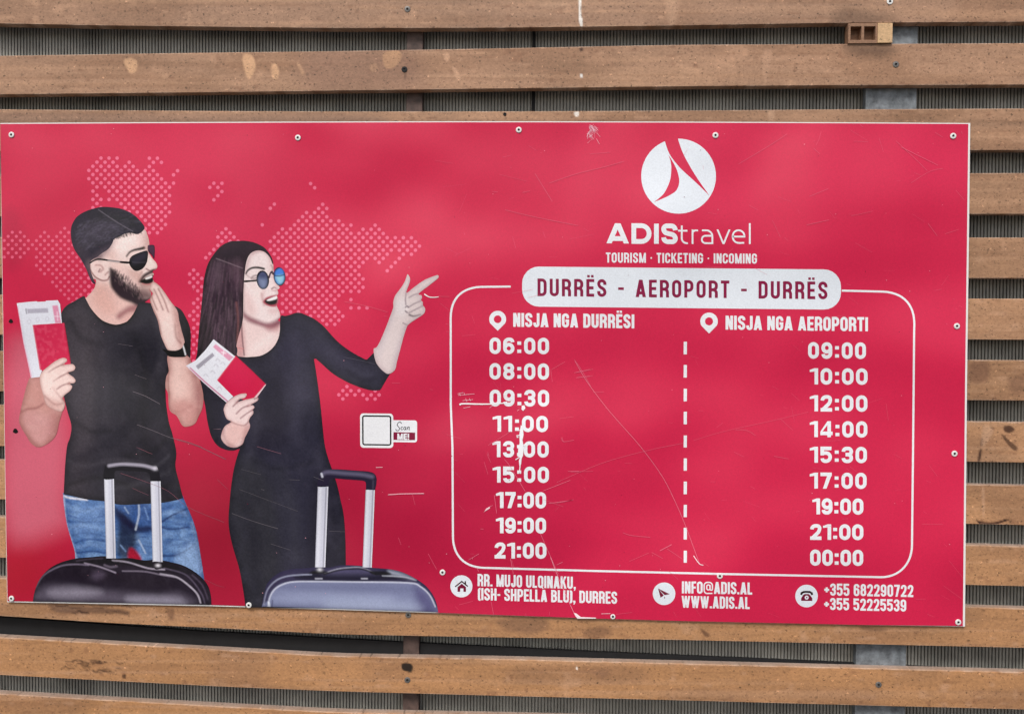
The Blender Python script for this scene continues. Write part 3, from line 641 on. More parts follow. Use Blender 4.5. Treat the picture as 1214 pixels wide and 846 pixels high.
# the pale collar rim
jeans = sheetp([(232, 236), (236, 290), (250, 380), (272, 460), (290, 520), (305, 600), (400, 640), (700, 660), (900, 690), (938, 680), (934, 620), (920, 530), (905, 440), (885, 370), (858, 305), (840, 262), (840, 262), (780, 225), (400, 215), (240, 228)], (84, 116, 166), G, .8)
jeans.mix(np.clip((vnoise(jeans.X, jeans.Y, 7, 10, 51) - .35) * 1.3, 0, .75), (128, 160, 204)); jeans.mix(np.clip((vnoise(jeans.X + 50, jeans.Y, 10, 3, 52) - .5) * 1.5, 0, .6), (52, 78, 132))
jeans.blob([(500, 290), (680, 290), (680, 420), (600, 430), (500, 400)], (52, 78, 134), 5, .75); jeans.blob([(520, 330), (600, 400), (590, 520), (540, 560), (500, 520), (510, 420)], (34, 34, 52), 5, .85)
jeans.blob([(566, 505), (600, 520), (625, 566), (560, 566)], (158, 34, 58), 2.4, 1); jeans.blob([(490, 300), (520, 320), (600, 390), (670, 395), (670, 420), (590, 420), (500, 350)], (34, 38, 62), 3, .8)
for ln, c, w in (([(612, 290), (612, 340), (596, 412)], (196, 208, 226), 1.7), ([(612, 465), (630, 500), (645, 530)], (186, 200, 222), 1.2), ([(730, 372), (780, 340), (850, 310)], (40, 52, 92), 2.4), ([(725, 400), (780, 410), (860, 400)], (46, 58, 98), 1.8), ([(730, 545), (800, 540), (860, 510), (905, 470), (906, 440)], (36, 48, 88), 1.8), ([(260, 340), (340, 360), (430, 345)], (50, 76, 130), 1.8), ([(290, 480), (360, 460), (440, 470)], (56, 82, 134), 2), ([(300, 530), (380, 520), (440, 530)], (46, 68, 120), 2), ([(540, 300), (560, 330)], (170, 190, 220), 1), ([(520, 490), (545, 520)], (130, 160, 205), 1.2), ([(640, 300), (660, 360)], (120, 150, 200), 1.4)): jeans.line(ln, c, w, .85, 1)
jeans.blob([(850, 500), (905, 480), (934, 620), (900, 640), (800, 580)], (150, 178, 218), 8, .7); jeans.blob([(300, 300), (420, 300), (420, 420), (320, 440)], (120, 150, 198), 10, .5)
jeans.line([(236, 244), (270, 254), (352, 262)], (226, 226, 234), 2.2, .9, .9); jeans.line([(236, 250), (245, 370), (270, 460), (300, 558)], (176, 190, 218), 2, .8, 1.2)
for ln, c, w in (([(250, 290), (330, 320), (430, 300)], (150, 180, 220), 6), ([(270, 400), (340, 390), (430, 410)], (150, 180, 220), 6), ([(255, 370), (340, 375), (440, 372)], (40, 60, 110), 3), ([(280, 440), (350, 430), (440, 445)], (38, 58, 108), 3), ([(310, 500), (380, 490), (445, 505)], (140, 170, 214), 5), ([(740, 330), (800, 320), (850, 335)], (150, 180, 222), 6), ([(740, 440), (800, 430), (880, 420)], (140, 172, 216), 6), ([(740, 480), (800, 490), (870, 470)], (42, 62, 114), 3), ([(740, 360), (790, 352), (845, 350)], (34, 46, 88), 3), ([(880, 380), (910, 500), (928, 620)], (176, 198, 230), 5)): jeans.line(ln, c, w * .5, .42, w * .5)
jeans.rim(5, (44, 62, 112), .5, (1, 0)); jeans.grain(.45, 1.4, 23)
jeans.build('jeans', PRINT, man, LAY(3.5), SL)

sg = sheetp([(528, 436), (540, 418), (562, 404), (608, 386), (644, 379), (651, 400), (646, 445), (632, 478), (610, 502), (572, 514), (545, 498), (526, 466)], (34, 32, 42), A, .5)
sg.blob([(545, 440), (570, 415), (630, 392), (632, 430), (560, 470)], (58, 56, 70), 4, .7); sg.line([(548, 455), (590, 458), (640, 456)], (92, 88, 98), .7, .6, .6)
sg.merge(sheetp([(650, 345), (668, 340), (692, 344), (696, 380), (692, 432), (678, 412), (660, 392), (650, 376)], (78, 52, 72), A, .5).line([(668, 344), (692, 346), (695, 380), (692, 430)], (58, 44, 60), 1.6).line([(655, 380), (672, 404), (690, 428)], (48, 38, 50), 1.6))
sg.merge(sheetp([(260, 458), (285, 442), (320, 430), (375, 436), (378, 446), (320, 440), (288, 450), (264, 466)], (30, 26, 32), A, .35)).merge(sheetp([(372, 437), (470, 448), (528, 452), (528, 464), (468, 460), (372, 447)], (176, 164, 164), A, .35).line([(375, 437), (470, 449), (528, 453)], (70, 58, 62), .8)).merge(sheetp([(470, 450), (530, 454), (530, 464), (470, 461)], (60, 52, 58), A, .35))
sg.build('sunglasses', PRINT, man, LAY(6), SL)
wb = sheetp([(212, 378), (246, 384), (280, 384), (304, 372), (318, 346), (326, 352), (329, 380), (325, 410), (300, 416), (246, 413), (228, 394)], (28, 26, 30), D, .6)
wb.line([(309, 358), (316, 380), (322, 404)], (226, 226, 230), 1.6, 1, .7); wb.build('wristband', PRINT, man, LAY(10), SL)

def ticket_man():
    t = sheetp([(80, 118), (135, 112), (176, 109), (178, 112), (218, 110), (220, 106), (276, 104), (287, 122), (296, 215), (300, 300), (200, 440), (190, 470), (148, 475), (112, 310)], (226, 228, 238), Cc_, .6, smooth=False)
    t.line([(84, 135), (110, 300), (150, 470)], (226, 150, 180), 1.4, .8, .7, smooth=False); t.line([(98, 160), (118, 300), (160, 470)], (204, 200, 214), 1, .5, .7, smooth=False)
    t.blob([(250, 130), (276, 128), (292, 212), (264, 214)], (222, 142, 172), .8, .95, False); t.line([(262, 180), (284, 182)], (240, 220, 232), 1, .8); t.line([(273, 160), (276, 200)], (240, 220, 232), 1, .8)
    t.blob([(130, 146), (228, 141), (231, 162), (133, 167)], (186, 182, 196), .8, .95, False); t.line([(124, 146), (127, 167)], (120, 116, 130), 1.2, .9)
    for x in range(134, 230, 7): t.line([(x, 147), (x + 2, 164)], (150, 146, 162), .5, .7, .5)
    for x, y in ((140, 205), (180, 196), (226, 192)): t.line([(x - 9, y), (x, y - 10), (x + 7, y), (x, y + 12), (x - 6, y + 6)], (196, 192, 206), .8, .6, .8)
    t.grain(.05, 1.5, 61); return t
t = ticket_man(); o = t.build('printed_boarding_pass', PRINT, sign, LAY(9), SL); o['label'] = "upright white boarding pass in the printed man's hand"
t = sheetp([(155, 222), (308, 212), (338, 398), (334, 440), (250, 450), (190, 436)], (206, 50, 84), Cc_, .7, smooth=False)
t.mix(np.clip((vnoise(t.X, t.Y, 3, 3, 71) - .5) * 1.4, 0, .5), (222, 84, 112)); t.line([(308, 214), (336, 398)], (150, 30, 58), 1.4, .8); t.line([(157, 226), (192, 434)], (236, 170, 186), .9, .7)
o = t.build('printed_passport', PRINT, sign, LAY(10), SL); o['label'] = "red passport in the printed man's hand"

# --- woman
SKW = (220, 208, 210)
wf = sheetp([(330, 260), (400, 190), (440, 160), (482, 150), (532, 164), (568, 202), (585, 240), (588, 268), (592, 320), (600, 358), (614, 376), (628, 396), (624, 408), (614, 414), (620, 432), (617, 446), (610, 456), (620, 474), (617, 500), (610, 518), (616, 536), (630, 566), (632, 596), (618, 618), (640, 640), (660, 740), (560, 870), (420, 900), (320, 850), (330, 500)], (222, 210, 212), B, .7)
wf.rim(2.0, (160, 116, 120), .5); wf.mottle((210, 188, 186), (236, 222, 220), 7, 51, .14)
wf.blob([(385, 600), (450, 610), (540, 645), (640, 640), (650, 740), (560, 870), (380, 880), (340, 700)], (218, 198, 198), 5, .9)
wf.blob([(388, 560), (420, 590), (480, 620), (560, 640), (632, 610), (634, 650), (570, 690), (520, 660), (430, 625), (390, 600)], (138, 84, 98), 4.5, .85)
wf.blob([(540, 660), (620, 650), (622, 690), (580, 700)], (196, 150, 154), 5, .6)
wf.blob([(320, 640), (380, 640), (392, 870), (310, 870)], (176, 118, 122), 5, .7); wf.line([(375, 620), (378, 720), (392, 850)], (74, 48, 58), 1.3, .9, .8); wf.line([(335, 800), (385, 808)], (196, 120, 122), 1.2, .7); wf.line([(320, 812), (380, 826)], (206, 150, 150), 1, .7)
wf.blob([(460, 770), (560, 700), (600, 720), (540, 800), (440, 840)], (232, 218, 218), 8, .6)
wf.blob([(390, 380), (440, 400), (500, 480), (480, 560), (400, 570)], (228, 214, 216), 8, .7); wf.blob([(510, 430), (530, 420), (526, 480), (540, 520), (510, 480)], (196, 164, 168), 3, .6)
wf.line([(404, 306), (416, 286), (442, 270), (480, 266), (524, 274)], (46, 34, 44), 1.8, .95, .8, (.7, 1)); wf.line([(440, 340), (455, 322), (480, 318)], (88, 62, 72), 1.6, .7, 1); wf.line([(450, 345), (475, 335)], (96, 70, 80), 1, .7)
wf.line([(572, 250), (582, 268), (578, 300)], (110, 80, 88), 1.6, .8)
wf.line([(576, 408), (592, 398), (604, 402)], (110, 72, 80), 1.4, .9); wf.blob([(600, 356), (622, 390), (620, 404), (596, 396)], (206, 180, 184), 3, .7); wf.line([(612, 414), (600, 420), (580, 418)], (180, 140, 146), 1.6, .6, 1)
wf.blob([(522, 490), (545, 466), (600, 452), (616, 456), (619, 480), (610, 515), (590, 524), (552, 518), (530, 506)], (186, 112, 124), 1.4, 1)
wf.blob([(530, 490), (550, 476), (606, 462), (612, 484), (604, 506), (570, 514), (540, 504)], (52, 18, 30), 1, 1); wf.blob([(544, 484), (606, 458), (612, 468), (604, 480), (560, 490)], (244, 242, 244), .7, 1)
wf.line([(548, 512), (580, 522), (606, 512)], (204, 132, 144), 1.8, .9)
wf.line([(388, 380), (386, 470), (392, 570), (396, 590)], (120, 80, 90), 2, .6, 2)
wf.grain(.08, 1.3, 14)

arm = sheetp([(462, 520), (480, 505), (500, 470), (530, 400), (560, 322), (578, 270), (578, 240), (590, 200), (620, 160), (645, 120), (660, 78), (665, 76), (673, 88), (678, 106), (672, 132), (655, 185), (700, 152), (760, 110), (828, 82), (842, 81), (846, 88), (838, 102), (790, 140), (727, 190), (744, 198), (748, 212), (742, 228), (752, 238), (754, 258), (766, 275), (763, 300), (742, 320), (692, 352), (664, 375), (655, 395), (640, 440), (616, 530), (600, 590), (586, 640), (540, 660), (480, 600)], (216, 206, 208), Fz, .7)
arm.blob([(500, 480), (560, 340), (582, 330), (530, 450), (500, 560)], (206, 200, 208), 6, .6); arm.blob([(640, 400), (655, 395), (616, 530), (590, 620), (575, 620), (600, 520)], (188, 178, 188), 6, .7)
arm.blob([(590, 250), (640, 220), (660, 260), (640, 320), (590, 300)], (224, 221, 226), 6, .7)
for ln in ([(655, 185), (650, 220), (652, 255)], [(664, 272), (700, 250), (744, 230)], [(668, 304), (710, 282), (754, 260)], [(727, 190), (700, 196), (672, 212)], [(636, 362), (655, 372), (664, 374)]): arm.line(ln, (128, 110, 124), 1.2, .85, .8)
arm.line([(674, 314), (700, 322), (738, 312)], (52, 40, 56), 2, .95, 1, (1, .5)); arm.line([(650, 270), (660, 262), (668, 270)], (90, 74, 90), 1.2, .9); arm.line([(650, 292), (660, 300)], (90, 74, 90), 1.4, .9); arm.spot(660, 280, 9, 7, (240, 232, 236), .9)
arm.line([(655, 182), (672, 132), (676, 106)], (150, 134, 146), 1.2, .7); arm.grain(.06, 1.3, 15)

hw = sheetp([(275, 530), (280, 505), (296, 478), (330, 452), (355, 438), (384, 430), (408, 430), (410, 440), (398, 456), (372, 464), (352, 480), (400, 466), (440, 458), (470, 451), (480, 460), (472, 474), (440, 492), (418, 502), (446, 498), (456, 512), (446, 526), (450, 534), (448, 550), (432, 570), (424, 592), (431, 622), (418, 655), (400, 690), (385, 728), (345, 748), (295, 738), (262, 700), (262, 665), (282, 622), (318, 596), (292, 578)], (222, 204, 205), Ez, .6)
for ln in ([(330, 505), (345, 490), (372, 464)], [(350, 548), (385, 515), (420, 502)], [(375, 575), (410, 548), (446, 526)], [(318, 596), (355, 612), (396, 618), (424, 592)]): hw.line(ln, (130, 86, 94), 1.4, .9, .9)
hw.blob([(282, 640), (320, 600), (400, 622), (410, 660), (350, 740), (290, 720)], (212, 172, 168), 5, .7); hw.blob([(265, 670), (275, 640), (290, 700), (340, 740), (300, 738)], (160, 112, 114), 3, .6); hw.blob([(400, 620), (428, 622), (400, 690), (380, 725)], (176, 128, 128), 3, .6)
hw.line([(455, 462), (470, 458), (476, 462)], (90, 60, 70), 1.2, .8); hw.grain(.08, 1.3, 16)

wf.blob([(560, 170), (585, 240), (592, 330), (570, 320), (560, 240)], (202, 174, 174), 5, .6); wf.blob([(395, 430), (440, 470), (470, 560), (430, 590), (392, 540)], (204, 174, 174), 7, .6); wf.blob([(560, 540), (612, 540), (600, 575), (560, 570)], (206, 176, 178), 4, .6); wf.blob([(450, 400), (500, 420), (505, 460), (460, 470)], (234, 214, 212), 6, .5)
wf.line([(508, 440), (512, 470), (524, 520)], (170, 128, 132), 1.6, .6, 1.4); wf.blob([(392, 300), (410, 230), (450, 165), (500, 152), (440, 190), (415, 260)], (164, 126, 130), 4, .6)
wf.line([(404, 306), (416, 285), (442, 269), (480, 265), (524, 274)], (34, 24, 32), 2.1, 1, .8, (.6, 1.1)); wf.line([(404, 312), (430, 330), (470, 336)], (120, 88, 94), 1, .5, 1)
wf.blob([(520, 490), (545, 464), (602, 450), (618, 456), (621, 482), (612, 518), (590, 528), (552, 521), (528, 508)], (160, 78, 92), 1.4, 1); wf.blob([(529, 490), (550, 474), (606, 461), (612, 486), (604, 508), (570, 515), (540, 505)], (34, 12, 20), .9, 1); wf.blob([(544, 482), (606, 456), (612, 466), (604, 477), (560, 488)], (244, 242, 244), .7, 1)
wf.blob([(392, 575), (450, 606), (540, 642), (630, 612), (634, 640), (580, 668), (500, 650), (420, 622)], (116, 66, 80), 3.5, .7)
wf.grain(.05, 1.2, 52)
arm.rim(3.2, (176, 158, 166), .6); arm.mottle((198, 184, 188), (226, 216, 218), 9, 53, .15); arm.grain(.06, 1.2, 54)
hw.rim(1.7, (150, 104, 108), .6); hw.mottle((204, 174, 170), (236, 218, 216), 6, 55, .14); hw.grain(.06, 1.2, 56)
for q, g_ in ((wf, 1.12), (arm, 1.04), (hw, 1.12)): q.C = np.clip(q.C * g_ * np.array([1.03, .98, .95]), 0, .82)
woman = wf.build('printed_woman', PRINT, sign, LAY(3), SL)
arm.build('forearm', PRINT, woman, LAY(7), SL); hw.build('hand', PRINT, woman, LAY(12), SL)
woman['label'] = 'printed long-haired woman in black dress, laughing and pointing right'

dress_o = [(332.6, 375), (338, 374.4), (344, 373), (351, 370.6), (357, 371), (362, 373), (372.5, 378), (384, 387), (400, 404.5), (416, 416.5), (434.4, 426.6), (434.4, 426.6), (443.5, 417.5), (443.5, 417.5), (446, 426), (451, 433), (458.5, 437.4), (465.6, 438), (465.6, 438), (458, 450), (451.5, 461), (448, 462.5), (436.4, 461.8), (416, 454.7), (396, 443.7), (382, 431.6), (371.7, 422.6), (371.7, 422.6), (375, 442.7), (380, 480), (384, 520), (387, 536), (391.5, 550), (399, 572), (404, 593), (407.7, 612), (409.6, 641.7), (410, 680), (410, 721), (410, 721), (291, 719.5), (291, 719.5), (288.5, 701), (283.6, 674), (275, 644), (271, 620), (272.4, 592), (276, 562), (281, 541), (285, 530), (285, 530), (278, 533.6), (268, 533), (258, 528), (250.5, 517), (246, 500), (243, 480), (238, 455), (236, 420), (250, 398), (270, 398), (281, 412), (281, 421), (288, 423), (296, 423), (310.4, 421), (322.5, 413), (329.5, 402), (331.8, 391)]
dress = Paint(spline(dress_o, True, 5), (54, 53, 66), .9)
dress.blob([(275, 560), (300, 540), (330, 600), (330, 720), (290, 720), (272, 620)], (58, 58, 62), 14, .7); dress.blob([(330, 400), (400, 410), (440, 440), (400, 440), (372, 425), (375, 470), (340, 470)], (60, 58, 74), 12, .7)
dress.blob([(380, 560), (410, 640), (410, 720), (380, 720), (365, 640)], (46, 45, 52), 10, .7); dress.blob([(290, 430), (330, 430), (340, 520), (300, 530)], (46, 44, 54), 12, .6); dress.blob([(238, 440), (262, 440), (262, 520), (250, 515)], (46, 44, 50), 6, .6)
dress.line([(262, 470), (284, 505), (288, 529)], (36, 34, 40), 3, .7, 2.5); dress.line([(281, 421.6), (296, 423.6), (311, 421.6), (323, 413.6), (331, 402)], (36, 34, 44), 1.8, .8, 1); dress.line([(380, 430), (400, 446), (420, 456), (440, 461)], (42, 40, 52), 4, .6, 3)
dress.line([(443.6, 418), (446, 426), (451, 433), (458.5, 437.4), (465.6, 438.4)], (30, 28, 38), 2.4, .9, 1)
for ln, c, w, op in (([(300, 440), (306, 490), (296, 540)], (70, 68, 80), 6, .5), ([(350, 400), (356, 450), (350, 520)], (72, 70, 86), 8, .5), ([(330, 560), (345, 600), (350, 660)], (70, 70, 78), 10, .5), ([(290, 600), (300, 640), (304, 700)], (42, 41, 48), 8, .5), ([(376, 540), (385, 580), (390, 640)], (72, 70, 84), 5, .4), ([(300, 545), (330, 556), (370, 548)], (38, 37, 44), 4, .5), ([(390, 415), (412, 434), (436, 444)], (74, 72, 88), 6, .5), ([(412, 440), (430, 450), (446, 448)], (40, 39, 48), 3, .6)): dress.line(ln, c, w, op, w)
dress.rim(5, (32, 31, 38), .55); dress.mottle((44, 43, 52), (72, 70, 84), 18, 33, .3); dress.grain(.25, 1.4, 24)
dress.build('dress', PRINT, woman, LAY(4), SL)
wh = sheetp([(300, 91), (350, 88), (400, 87), (460, 99), (520, 128), (555, 165), (578, 205), (586, 236), (580, 240), (562, 196), (525, 160), (482, 151), (436, 170), (410, 215), (396, 290), (388, 400), (386, 470), (384, 600), (372, 660), (350, 740), (338, 800), (330, 870), (300, 930), (180, 940), (75, 900), (78, 830), (86, 720), (98, 600), (112, 460), (124, 340), (148, 245), (190, 175), (240, 120)], (56, 42, 54), B, .7)
for _ in range(620):
    t = r_.random(); x = 110 + 270 * t + r_.uniform(-8, 8); y = r_.uniform(190, 800); k = r_.uniform(40, 150); top = 300
    sl = (x - 330) / 700 * -1
    hh = r_.random(); cc = (116, 92, 106) if hh < .28 else ((86, 66, 80) if hh < .55 else (34, 26, 36))
    wh.line([(x, y), (x - k * sl * .6, y + k * .5), (x - k * sl, y + k)], cc, r_.uniform(.3, .9), r_.uniform(.2, .55), .9)
wh.blob([(200, 200), (300, 130), (420, 110), (400, 180), (370, 300), (300, 240)], (44, 34, 46), 8, .6); wh.blob([(300, 250), (380, 240), (380, 380), (340, 400)], (112, 86, 100), 8, .4); wh.blob([(90, 700), (150, 600), (170, 900), (80, 900)], (40, 32, 40), 6, .6)
wh.rim(4, (32, 24, 32), .5); wh.blob([(190, 250), (240, 230), (250, 330), (210, 420), (180, 380)], (120, 98, 112), 8, .35); wh.line([(205, 205), (300, 240), (380, 270)], (150, 130, 140), .7, .7, .6); wh.line([(340, 500), (352, 620), (345, 760)], (150, 96, 96), 2, .5, 1.2); wh.grain(.2, 1.4, 18)
wh.build('hair', PRINT, woman, LAY(5), SL)
ang = np.linspace(0, 2 * np.pi, 26, endpoint=False)
def lens(cx, cy, rx, ry, base): return sheetp([(cx + rx * math.cos(a) + .06 * ry * math.sin(a), cy + ry * math.sin(a)) for a in ang], base, B, .5, n=2)
l1 = lens(516, 348, 42, 63, (36, 32, 46)); l1.blob([(516 + 30 * math.cos(a), 348 + 51 * math.sin(a)) for a in ang], (84, 92, 128), 1.2, 1, n=2); l1.blob([(492, 340), (530, 345), (535, 390), (508, 396)], (142, 156, 188), 5, .7); l1.blob([(495, 310), (530, 302), (540, 330), (500, 340)], (44, 48, 84), 4, .6)
l2 = lens(628, 325, 40, 62, (34, 34, 56)); l2.blob([(628 + 31 * math.cos(a), 325 + 52 * math.sin(a)) for a in ang], (72, 134, 206), 1.4, 1, n=2); l2.blob([(604, 325), (650, 318), (654, 350), (638, 372), (618, 366)], (150, 204, 222), 2.5, .9); l2.blob([(606, 290), (640, 276), (652, 300), (606, 308)], (70, 120, 214), 3, .8); l2.line([(598, 320), (628, 322), (658, 314)], (26, 40, 80), 1.2, .9)
br = sheetp([(552, 330), (565, 296), (578, 288), (590, 300), (592, 320), (580, 310), (572, 306), (562, 336)], (84, 66, 76), B, .4)
te = sheetp([(394, 352), (440, 350), (476, 346), (476, 356), (440, 360), (394, 364)], (36, 28, 36), B, .35)
l1.merge(l2).merge(br).merge(te); l1.build('sunglasses', PRINT, woman, LAY(6), SL)
t = sheetp([(52, 266), (110, 234), (168, 172), (215, 110), (278, 160), (342, 210), (330, 300), (340, 440), (290, 482), (160, 370)], (226, 228, 236), Ez, .6, smooth=False)
t.line([(78, 280), (165, 362), (296, 474)], (196, 84, 130), 1.6, .9, .7, smooth=False); t.line([(60, 268), (160, 372), (290, 484)], (214, 190, 206), 1.2, .6, .8, smooth=False)
t.blob([(226, 138), (332, 216), (308, 238), (212, 156)], (222, 150, 178), .8, .95, False); t.line([(262, 186), (286, 192)], (246, 236, 242), 1.2, .9); t.line([(276, 176), (272, 202)], (246, 236, 242), 1.2, .9)
t.blob([(112, 266), (208, 190), (220, 206), (126, 286)], (170, 166, 178), .8, .95, False)
for k in range(14):
    a = k / 13; t.line([(114 + 92 * a, 268 - 76 * a), (124 + 92 * a, 284 - 76 * a)], (112, 108, 122), .6, .8, .5)
for x, y in ((170, 320), (230, 262), (270, 250), (210, 300), (240, 230), (250, 395)): t.line([(x - 12, y + 4), (x, y - 5), (x + 12, y + 9)], (184, 180, 192), .9, .7, .8)
t.grain(.05, 1.5, 62); o = t.build('printed_boarding_pass', PRINT, sign, LAY(9), SL); o['label'] = "tilted white boarding pass in the printed woman's hand"
t = sheetp([(346, 205), (440, 292), (526, 376), (470, 455), (400, 470), (330, 446), (234, 350)], (204, 36, 76), Ez, .6, smooth=False)
t.line([(524, 380), (458, 458)], (238, 226, 232), 1.6, .95, .7); t.line([(348, 207), (440, 292), (526, 374)], (138, 24, 52), 1.2, .8, .8, smooth=False); t.line([(340, 214), (236, 350)], (236, 190, 202), .8, .7)
t.blob([(340, 230), (440, 310), (380, 400), (270, 340)], (214, 48, 88), 8, .5)
o = t.build('printed_passport', PRINT, sign, LAY(10), SL); o['label'] = "red passport in the printed woman's hand"

# --- suitcases
def bottom_y(x): return np.interp(x, [8.9, 130, 250, 400, 516, 600], [712.0, 714.2, 716.6, 721.0, 724.9, 728.8])
def post_(pts, tr):
    p = sheetp(pts, (204, 206, 220), tr, .6, smooth=False); (xa, ya), (xb, yb_) , (xc, yc), (xd, yd) = pts
    p.line([((xa * .2 + xb * .8), ya), ((xd * .2 + xc * .8), yc)], (120, 118, 136), 1.2, .8, .8); p.line([((xa * .75 + xb * .25), ya), ((xd * .75 + xc * .25), yc)], (232, 234, 242), 3, .7, 2); p.line([(xb - 2, yb_), (xc - 2, yc)], (235, 236, 242), 1, .7); p.line([(xa, ya), (xd, yd)], (96, 92, 106), 1, .7); return p
c1 = [(81, 767), (86, 735), (96, 700), (112, 665), (132, 638), (160, 610), (195, 588), (240, 570), (300, 556), (370, 550), (440, 545), (500, 556), (560, 554), (640, 566), (700, 562), (760, 572), (830, 590), (890, 622), (935, 660), (962, 700), (974, 750), (976, 790)]
P = spline(tp(G, c1), False, 5); bx_ = np.linspace(P[-1][0], P[0][0], 20); P = np.concatenate([P, np.column_stack([bx_, bottom_y(bx_)])])
k1 = Paint(P, (50, 45, 54), .8, tr=G)
k1.blob([(110, 720), (200, 690), (420, 718), (700, 740), (820, 735), (850, 800), (100, 770)], (102, 95, 110), 8, .8); k1.blob([(170, 720), (300, 706), (420, 728), (300, 752), (190, 745)], (156, 150, 166), 8, .75); k1.blob([(560, 752), (760, 752), (826, 765), (830, 800), (600, 790)], (160, 155, 172), 7, .8)
k1.blob([(130, 650), (260, 590), (480, 620), (650, 640), (800, 680), (700, 700), (420, 670), (200, 660)], (44, 35, 46), 9, .7); k1.blob([(200, 590), (440, 552), (720, 572), (880, 630), (760, 620), (560, 590), (360, 590)], (34, 28, 36), 5, .8)
k1.blob([(380, 640), (410, 622), (440, 640), (400, 660)], (104, 92, 112), 6, .6)
for ln, c, w, op in (([(95, 700), (135, 640), (215, 596), (290, 586), (360, 590)], (142, 130, 152), 1.4, .8), ([(340, 580), (420, 600), (495, 628)], (176, 164, 184), 1.2, .9), ([(480, 566), (560, 576), (660, 606), (740, 612)], (196, 186, 204), 1.3, .9), ([(720, 635), (800, 650), (860, 690), (905, 735), (922, 780)], (204, 196, 212), 1.5, .9), ([(530, 620), (640, 622), (720, 638), (790, 650)], (150, 140, 158), 1.1, .8), ([(740, 606), (830, 630), (880, 668), (930, 740), (944, 790)], (110, 100, 120), 1.3, .7), ([(880, 640), (930, 690), (958, 760)], (96, 86, 104), 1.4, .7), ([(440, 590), (470, 600), (500, 596)], (120, 110, 126), 2.4, .7), ([(300, 570), (360, 560), (430, 556)], (96, 86, 102), 1.2, .7)): k1.line(ln, c, w, op, .9)
k1.rim(3, (26, 23, 28), .5); k1.mottle((40, 36, 44), (86, 80, 92), 9, 81, .15); k1.grain(.15, 1.4, 26)
su = k1.build('printed_suitcase', PRINT, sign, LAY(7), SL); su['label'] = 'dark plum printed suitcase'
hd = sheetp([(437, 158), (438, 110), (446, 90), (470, 79), (520, 75), (580, 72), (640, 77), (690, 86), (706, 102), (714, 130), (722, 170), (722, 170), (670, 170), (670, 170), (668, 148), (660, 128), (630, 122), (560, 118), (505, 116), (490, 126), (488, 158), (488, 158)], (40, 36, 44), G, .6)
hd.line([(462, 92), (520, 84), (580, 86), (640, 92), (690, 106)], (196, 190, 208), 3, .8, 1.6); hd.spot(695, 105, 14, 10, (226, 222, 234), .7); hd.build('handle_grip', PRINT, su, LAY(8), SL)
post_([(437, 156), (487, 156), (496, 556), (448, 556)], G).build('handle_rod', PRINT, su, LAY(8), SL); post_([(670, 169), (721, 169), (731, 574), (681, 574)], G).build('handle_rod', PRINT, su, LAY(8), SL)
ft = sheetp([(682, 574), (720, 576), (728, 602), (700, 612), (686, 600)], (44, 38, 46), G, .5); ft.spot(708, 592, 12, 8, (226, 222, 230), 1); ft.build('rod_socket', PRINT, su, LAY(9), SL)

c2 = [(203, 766), (206, 735), (215, 690), (226, 655), (245, 630), (268, 610), (300, 592), (350, 580), (420, 576), (470, 570), (520, 574), (570, 564), (620, 562), (680, 566), (730, 574), (820, 582), (880, 598), (940, 628), (985, 660), (1018, 700), (1038, 745), (1046, 792)]
P = spline(tp(H, c2), False, 5); bx_ = np.linspace(P[-1][0], P[0][0], 20); P = np.concatenate([P, np.column_stack([bx_, bottom_y(bx_)])])
k2 = Paint(P, (62, 58, 82), .8, tr=H)
k2.blob([(230, 790), (236, 730), (252, 690), (285, 658), (330, 645), (420, 640), (900, 645), (960, 664), (1005, 705), (1030, 755), (1040, 820)], (124, 130, 162), 2, 1)
k2.blob([(260, 720), (420, 690), (640, 690), (820, 720), (700, 760), (420, 752)], (152, 160, 190), 12, .8); k2.blob([(930, 660), (1000, 700), (1040, 790), (960, 800), (940, 730)], (84, 80, 120), 7, .8); k2.blob([(540, 730), (900, 740), (930, 790), (560, 790)], (170, 180, 206), 10, .6); k2.blob([(350, 655), (900, 660), (880, 690), (360, 680)], (98, 102, 134), 6, .5)
k2.blob([(810, 585), (880, 602), (930, 630), (820, 610)], (176, 182, 200), 3, .8)
k2.blob([(420, 600), (760, 600), (900, 632), (400, 632)], (36, 32, 48), 3, .8); k2.blob([(500, 590), (600, 572), (700, 576), (760, 604), (520, 606)], (96, 92, 124), 5, .6)
for ln, c, w, op in (([(232, 770), (240, 720), (262, 680), (300, 655), (350, 642), (440, 640), (640, 642), (900, 646), (960, 664), (1005, 705), (1032, 760)], (214, 218, 236), 1.3, .95), ([(212, 750), (222, 700), (240, 665), (280, 630), (340, 612), (440, 606)], (170, 174, 200), 1.4, .8), ([(250, 780), (254, 730)], (56, 52, 82), 1.2, .7), ([(505, 600), (560, 582), (620, 574), (680, 574), (740, 600)], (190, 190, 208), 1.1, .9), ([(500, 606), (560, 588), (620, 580), (690, 582), (750, 606)], (24, 22, 32), 1.8, .9), ([(780, 612), (880, 618), (940, 634)], (206, 210, 226), 1.2, .7), ([(236, 740), (240, 765)], (226, 232, 244), 2.4, .8), ([(460, 626), (490, 626)], (190, 190, 206), 1.4, .9), ([(680, 626), (706, 626)], (190, 190, 206), 1.4, .9)): k2.line(ln, c, w, op, .8)
k2.blob([(430, 600), (450, 588), (510, 590), (512, 602), (440, 604)], (26, 24, 34), 1.5, .9); k2.blob([(720, 590), (800, 592), (818, 608), (740, 608)], (26, 24, 34), 1.5, .9); k2.spot(480, 582, 12, 9, (232, 232, 238), .95)
k2.rim(3, (44, 42, 62), .4); k2.grain(.08, 1.4, 27)
su = k2.build('printed_suitcase', PRINT, sign, LAY(7), SL); su['label'] = 'silver-blue printed suitcase'
